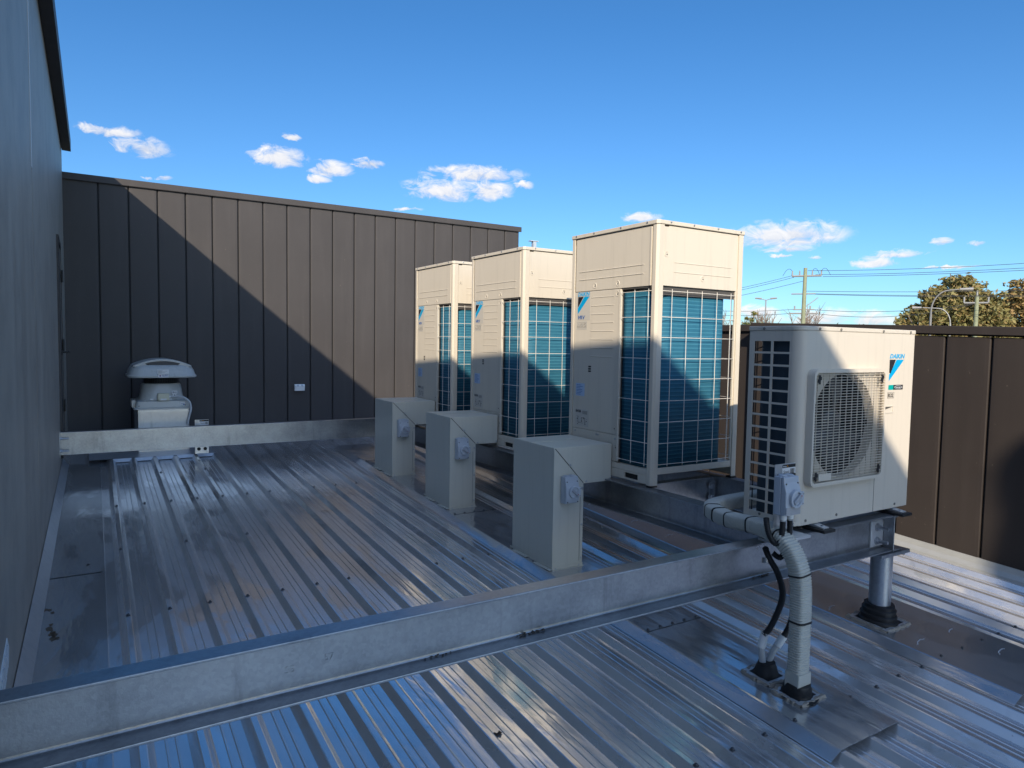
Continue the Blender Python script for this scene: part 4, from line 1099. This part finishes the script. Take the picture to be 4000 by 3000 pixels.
# arched crown on the hood
mb = MB(); N = 16; pr = []
for k in range(N+1):
    x = -.285+.57*k/N; pr.append((x, -.312+.072*(1-(x/.285)**2)))
mb.prism(pr+[(.285,-.325),(-.285,-.325)], -.255, .255, 'y'); mb.build('crown', C, t, bevel=.008)
mb = MB()
pp = [(-.15,-.306)]+[(-.17+.34*k/10, -.312+.05*(1-((-.17+.34*k/10)/.24)**2)) for k in range(11)]+[(.15,-.306)]
mb.prism(pp, -.2585, -.2555, 'y'); mb.build('crown_recess', M['seam'], t)
yf = -.327
def sticker(name, x0, x1, z0, z1, yy, mat='label'): MB().box(x0,x1,yy-.001,yy,z0,z1).build(name, M[mat], t)
sticker('rating_sticker', -.062,.052,-.398,-.352,-.3345)
mb = MB(); random.seed(8)
for k in range(5): mb.box(-.055,-.055+random.uniform(.03,.09),-.337,-.336,-.362-k*.007,-.360-k*.007)
mb.build('sticker_print', M['inkgrey'], t)
sticker('maker_sticker', -.052,.046,-.436,-.402,-.3385)
mb = MB(); text_mb(mb, 'ALLVENT', .013, (-.016,-.3405,-.418), (1,0,0), (0,0,1), .0003, .15, .03, .058); mb.box(-.012,.040,-.341,-.340,-.426,-.424); mb.build('maker_lettering', M['navy'], t)
mb = MB(); mb.add([(-.046,-.3405,-.418),(-.034,-.3405,-.428),(-.022,-.3405,-.418),(-.034,-.3405,-.408)], [(0,1,2,3)]); mb.build('maker_emblem', M['navy'], t)
mb = MB(); mb.add([(-.040,-.3408,-.418),(-.034,-.3408,-.423),(-.028,-.3408,-.418),(-.034,-.3408,-.413)], [(0,1,2,3)]); mb.build('maker_emblem', M['red'], t)
MB().box(-.055,.058,-.285,-.215,-.692,-.612).build('terminal_box', M['beigeplastic'], t, bevel=.008)
MB().box(-.028,.03,-.287,-.2855,-.688,-.668).build('terminal_sticker', M['label'], t)
mb = MB(); mb.tube([(.0585,-.25,-.655),(.075,-.25,-.655)], .011, 10); mb.build('gland', M['whiteplastic'], t)
mb = MB(); corrugated(mb, [(.075,-.25,-.655),(.14,-.27,-.647),(.20,-.30,-.662),(.248,-.33,-.705),(.262,-.345,-.78),(.245,-.345,-.86),(.225,-.345,-.95)], .0115, .006, .05); mb.build('flex_conduit', M['corr'], t, smooth=True)
MB().box(.235,.245,-.323,-.315,-1.1,-.79).build('curb_edge', M['bolt'], t)
sticker('arrow_sticker', .085,.142,-.620,-.588,-.230)
mb = MB().box(.103,.135,-.2325,-.2315,-.607,-.601); mb.add([(.103,-.2322,-.613),(.103,-.2322,-.595),(.092,-.2322,-.604)], [(0,1,2)]); mb.build('arrow_mark', M['ink'], t)
sticker('arrow_sticker', .096,.130,-.655,-.622,-.236)
MB().box(.106,.120,-.2385,-.2375,-.65,-.63).build('arrow_mark', M['inkgrey'], t)
sticker('diagram_sticker', .165,.215,-.750,-.708,-.2665)
MB().box(.172,.196,-.2685,-.268,-.732,-.729).lathe([(.008,-.2685),(.008,-.268)], 10, (.202,0,-.738), 'y').build('diagram_print', M['navy'], t)
for x in (-.11,.07): MB().box(x-.016,x+.016,-.245,-.20,-.687,-.672).build('hinge_block', M['whiteplastic'], t, bevel=.003)
for x in (-.235,.215): MB().lathe([(.006,-.270),(.006,-.262)], 8, (x,0,-.745), 'y').build('skirt_screw', M['seam'], t)
for x in (-.14,.14): MB().lathe([(.012,-.264),(.012,-.2555)], 8, (x,0,-.297), 'y').build('crown_bolt', M['seam'], t)
MB().prism(rrect(-.30,-.262,-.765,-.685,.012,3), -.20, .10, 'y').build('side_latch', C, t)
nest(t, 'hood', 'crown', 'crown_recess', 'rating_sticker', 'maker_sticker', 'maker_lettering', 'maker_emblem', 'crown_bolt'); nest(t, 'terminal_box', 'terminal_sticker', 'gland')

# ------------------------------------------------------------------ ground beyond and the street
GZ = -6.0
mb = MB(); mb.quad((-3000,-3000,GZ),(3000,-3000,GZ),(3000,3000,GZ),(-3000,3000,GZ)); tag(mb.build('ground', M['ground']), 'dry ground far below, beyond the parapet', 'ground', kind='structure')

def wire(name, label, p0, p1, sag, r=.016):
    p0, p1 = V(p0), V(p1); pts = [p0+(p1-p0)*(k/14)-V((0,0,sag*4*(k/14)*(1-k/14))) for k in range(15)]
    return tag(MB().tube(pts, r, 5).build(name, M['cable']), label, 'power line', 'overhead power lines')
PX, PY = 44.78, 31.94
t = thing('utility_pole', 'greenish timber power pole with several cross arms', 'power pole', (PX,PY,GZ))
MB().tube([(0,0,0),(.0,0,6),(.02,-.02,11.8)], [.19,.165,.125], 12).build('pole_shaft', M['poletimber'], t, smooth=True)
ax = V((.575,-.818,0))
def arm(nm, c, half, z, sz=.05, mat='lampsteel'):
    a = ax*(-half+c); b = ax*(half+c); MB().tube([a+V((0,0,z)), b+V((0,0,z))], sz, 6).build(nm, M[mat], t)
arm('cross_arm', .12, 1.0, 11.22, .075); arm('cross_arm', -.05, .82, 9.92, .05); arm('cross_arm', .0, .72, 8.78, .045); arm('cross_arm', .05, .95, 8.50, .06)
for c in (-.85,-.35,.5,1.1): p = ax*c; MB().tube([p+V((0,0,11.25)),p+V((0,0,11.62))], [.06,.045], 8).build('insulator', M['lampsteel'], t)
for c in (-.6,.45): p = ax*c; MB().tube([p+V((0,0,8.8)),p+V((0,0,9.05))], .05, 8).build('insulator', M['lampsteel'], t)
MB().tube([ax*.1+V((0,0,11.15)), V((0,0,10.5))], .025, 5).build('arm_brace', M['lampsteel'], t)
MB().tube([ax*.95+V((0,0,9.65)), ax*.15+V((0,0,9.0))], .03, 5).build('arm_brace', M['lampsteel'], t)
mb = MB()
for c0, c1 in ((-.85,-1.5),(.5,1.0),(1.1,1.7)):
    p = [ax*(c0+(c1-c0)*k/8)+V((0,0,11.6-.35*(k/8)**1.5+.25*math.sin(math.pi*k/8))) for k in range(9)]; mb.tube(p, .014, 4)
mb.build('jumper_lead', M['cable'], t)
ZW = lambda z: z+0
L_ = lambda p, q, sag, lab: wire('power_line', lab, p, q, sag)
pa = lambda c, z: (PX+ax.x*c, PY+ax.y*c, GZ+z)
L_(pa(.2,11.60),(54.2,15.5,5.95),.25,'upper power line of three running right from the top of the timber pole')
L_(pa(.7,11.30),(54.2,15.5,5.60),.20,'middle power line of three running right from the top of the timber pole')
L_(pa(1.2,11.15),(54.2,15.5,5.40),.15,'lower power line of three running right from the top of the timber pole')
L_(pa(-.9,11.25),(38.0,42.0,3.3),.25,'upper power line sloping left from the top of the timber pole')
L_(pa(-.7,11.15),(38.0,42.0,3.12),.25,'second power line sloping left from the top of the timber pole')
L_(pa(-.1,10.85),(38.0,42.0,2.65),.22,'lowest power line sloping left from the top of the timber pole')
L_(pa(.1,10.12),(54.2,15.5,3.98),.15,'power line running right from just above the second cross arm')
L_(pa(.55,9.93),(54.2,15.5,3.62),.15,'upper of two close power lines running right from the second cross arm')
L_(pa(.75,9.88),(54.2,15.5,3.52),.15,'lower of two close power lines running right from the second cross arm')
L_(pa(.6,8.78),(54.6,24.9,3.4),.35,'power line sagging from the third cross arm to the smaller pole by the trees')
L_(pa(.9,8.48),(54.6,24.9,3.38),.55,'lowest power line sagging from the fourth cross arm to the smaller pole')
L_(pa(-.6,8.80),(38.0,42.0,3.35),.35,'power line running left from the third cross arm')
L_(pa(-.85,8.50),(38.0,42.0,2.95),.35,'lowest power line running left from the fourth cross arm')
t = thing('utility_pole', 'smaller timber power pole with one cross arm before the large tree', 'power pole', (54.61,24.86,GZ))
MB().tube([(0,0,0),(0,0,9.9)], [.19,.13], 10).build('pole_shaft', M['poletimber'], t, smooth=True)
MB().tube([(-.36,.68,9.42),(.30,-.62,9.42)], .07, 6).build('cross_arm', M['lampsteel'], t)
for q in ((-.36,.68),(.30,-.62)): MB().tube([(q[0],q[1],9.45),(q[0],q[1],9.85)], .06, 8).build('insulator', M['lampsteel'], t)
MB().tube([(0,0,9.9),(0,0,10.3)], .06, 8).build('insulator', M['lampsteel'], t)
t = thing('street_lamp', 'tall grey street lamp with curved arm in front of the large tree', 'street lamp', (35.6,18.25,GZ))
dirv = V((.5,-.866,0)); pts = [V((0,0,0)),V((0,0,7.6))]
pts += [dirv*(.75*(1-math.cos(a)))+V((0,0,7.9+1.02*math.sin(a))) for a in [math.pi/2*k/8 for k in range(9)]]
pts += [dirv*1.15+V((0,0,8.95))]
MB().tube(pts, [.055]*2+[.038]*9+[.03], 10).build('lamp_post', M['lampdark'], t, smooth=True)
p = dirv*1.25+V((0,0,8.95)); MB().tube([p-dirv*.1,p+dirv*.45], [.06,.09], 8).build('lamp_head', M['lampsteel'], t, smooth=True)
t = thing('street_lamp', 'second curved grey street lamp bending the other way behind the tall one', 'street lamp', (44.96,21.88,GZ))
dv = V((-.46,.888,0)); pts = [V((0,0,0)),V((0,0,7.6))]+[dv*(.7*(1-math.cos(a)))+V((0,0,7.6+.95*math.sin(a))) for a in [math.pi/2*k/8 for k in range(9)]]+[dv*1.5+V((0,0,8.6))]
MB().tube(pts, [.05]*2+[.034]*9+[.028], 10).build('lamp_post', M['lampsteel'], t, smooth=True)
p = dv*1.55+V((0,0,8.6)); MB().tube([p,p+dv*.5], [.06,.09], 8).build('lamp_head', M['lampsteel'], t, smooth=True)
t = thing('street_lamp', 'slim white street lamp with two heads left of the timber pole', 'street lamp', (70.7,55.65,GZ))
MB().tube([(0,0,0),(0,0,11.75)], [.12,.07], 8).build('lamp_post', M['lampsteel'], t)
for sg in (-1,1):
    d = V((.62,-.785,0))*sg; MB().tube([d*.05+V((0,0,11.7)),d*.5+V((0,0,11.85))], .05, 6).build('lamp_arm', M['lampsteel'], t)
    MB().tube([d*.5+V((0,0,11.88)),d*1.25+V((0,0,11.95))], [.13,.10], 6).build('lamp_head', M['lampsteel'], t)

# ------------------------------------------------------------------ trees
def tree(name, label, x, y, h, lobes, nleaf, leaf, mat, seed, limbs=7, group='trees beyond the parapet', hole=.35, tr=.3):
    """lobes: (dx,dy,dz,rx,ry,rz) crown masses from ground level"""
    rnd = random.Random(seed); t = thing(name, label, 'tree', (x,y,GZ), group)
    mb = MB(); base = min(l[2]-l[5] for l in lobes)
    mb.tube([(0,0,0),(rnd.uniform(-.2,.2),rnd.uniform(-.2,.2),base*.6),(rnd.uniform(-.3,.3),0,base+1.2)], [tr,tr*.8,tr*.55], 9)
    for l in lobes:
        c = V(l[:3])
        for k in range(3):
            e = c+V((rnd.gauss(0,.45)*l[3],rnd.gauss(0,.45)*l[4],rnd.gauss(.1,.4)*l[5])); s = V((0,0,base*.75+rnd.uniform(0,1)))
            m_ = s*.45+e*.55+V((0,0,-.4)); mb.tube([s,m_,e], [tr*.45,tr*.28,tr*.08], 6)
    mb.build('trunk', M['bark'], t, smooth=True)
    mb = MB(); vol = [l[3]*l[4]*l[5] for l in lobes]; tot = sum(vol)
    for l, v_ in zip(lobes, vol):
        n_ = int(nleaf*v_/tot); ncl = max(8, n_//60)
        cl = []
        for _ in range(ncl):
            d = V((rnd.gauss(0,1),rnd.gauss(0,1),rnd.gauss(0,1))).normalized(); rr = rnd.uniform(.45,1.05)
            cl.append((V((l[0]+d.x*l[3]*rr, l[1]+d.y*l[4]*rr, l[2]+d.z*l[5]*rr)), rnd.uniform(.35,.75)*(l[3]*l[4]*l[5])**(1/3)*.36))
        for k in range(n_):
            c, cr_ = cl[k % ncl]
            p = c+V((rnd.gauss(0,.5)*cr_,rnd.gauss(0,.5)*cr_,rnd.gauss(0,.38)*cr_))
            s = leaf*rnd.uniform(.6,1.35)
            a = V((rnd.gauss(0,1),rnd.gauss(0,1),rnd.gauss(0,.7))).normalized(); b = a.cross(V((rnd.gauss(0,1),rnd.gauss(0,1),rnd.gauss(0,1)))).normalized()
            mb.add([p-a*s, p+b*s*.42, p+a*s, p-b*s*.42], [(0,1,2,3)])
    mb.build('crown', M[mat], t)
    return t
tree('gum_tree', 'large olive and russet tree behind the tall curved street lamp', 63.2,30.5,12.6, [(-1.0,1.9,7.6,1.9,2.3,2.5),(.1,.2,9.3,2.2,2.2,3.1),(.8,-1.6,8.9,1.9,2.0,2.9),(-.2,3.0,6.3,1.3,1.3,2.0),(.9,-2.6,6.7,1.7,1.6,2.4),(0,.4,5.6,2.4,3.0,1.9),(-.6,1.2,10.8,1.1,1.1,1.3)], 38000, .21, 'leafA', 1, tr=.42)
tree('gum_tree', 'russet tree at the edge of the view beyond the large olive tree', 69.8,27.4,12.4, [(-.2,.8,8.8,2.0,2.0,3.2),(.2,-1.2,9.6,2.2,2.2,3.2),(-.4,2.0,6.8,1.3,1.3,2.2),(.8,-4,8.6,2.4,2.4,3.2)], 28000, .21, 'leafB', 2, tr=.4)
tree('small_tree', 'small yellow green tree behind the white street lamp with two heads', 62.2,50.6,9.9, [(0,0,8.2,1.2,1.2,1.5),(-.7,.9,7.6,1.2,1.2,1.1),(.9,-.9,7.5,1.0,1.0,1.2)], 2600, .15, 'leafC', 3)
tree('shrub_tree', 'grey green bushy tree top showing between the timber pole and the large tree', 71.7,45.6,9.2, [(-.8,1.0,7.9,1.5,1.5,1.15),(.8,-1.1,7.7,1.5,1.5,1.0)], 1900, .17, 'leafE', 4)
tree('conifer_tree', 'small dark conifer tip left of the large olive tree', 76.0,40.2,9.3, [(0,0,8.0,.5,.5,1.3),(0,0,7.0,.8,.8,1.1)], 900, .14, 'leafD', 5)
tree('shrub_tree', 'low dark bush at the foot of the large olive tree', 66.0,34.6,8.2, [(0,0,6.9,1.3,1.3,1.1)], 1000, .16, 'leafD', 6)
tree('russet_bush', 'low orange brown bush beside the small dark conifer', 75.2,38.9,8.6, [(0,0,7.5,.7,.7,.9)], 700, .14, 'leafB', 9)
def bare_tree(label, x, y, h, n, seed, spread):
    rnd = random.Random(seed); t = thing('bare_tree', label, 'tree', (x,y,GZ), 'bare trees beyond the parapet')
    MB().tube([(0,0,0),(0,0,h*.55)], [.2,.13], 8).build('trunk', M['bark'], t)
    mb = MB()
    for k in range(n):
        a = rnd.uniform(0,2*math.pi); q = rnd.uniform(.1,1)*spread
        s = V((rnd.gauss(0,.3),rnd.gauss(0,.3),h*rnd.uniform(.35,.55))); e = V((math.cos(a)*q,math.sin(a)*q,h*rnd.uniform(.78,1.02)))
        m_ = (s+e)/2+V((math.cos(a)*q*.2,math.sin(a)*q*.2,0)); mb.tube([s,m_,e], [.07,.045,.018], 4)
        for _ in range(9):
            b = m_+(e-m_)*rnd.uniform(.0,.9); f_ = b+V((rnd.gauss(0,.35),rnd.gauss(0,.35),rnd.uniform(.3,.9))); mb.tube([b,f_], [.028,.014], 3)
    mb.build('twigs', M['twig'], t)
bare_tree('reddish bare twiggy tree just left of the timber pole', 66.6,53.2,9.9,70,1,2.3)
bare_tree('greyish bare twiggy tree right behind the timber pole', 67.4,47.6,10.4,34,2,1.8)
bare_tree('bare twiggy tree seen through the gap beside the coil of the tall unit', 62.0,55.6,10.6,40,3,1.9)
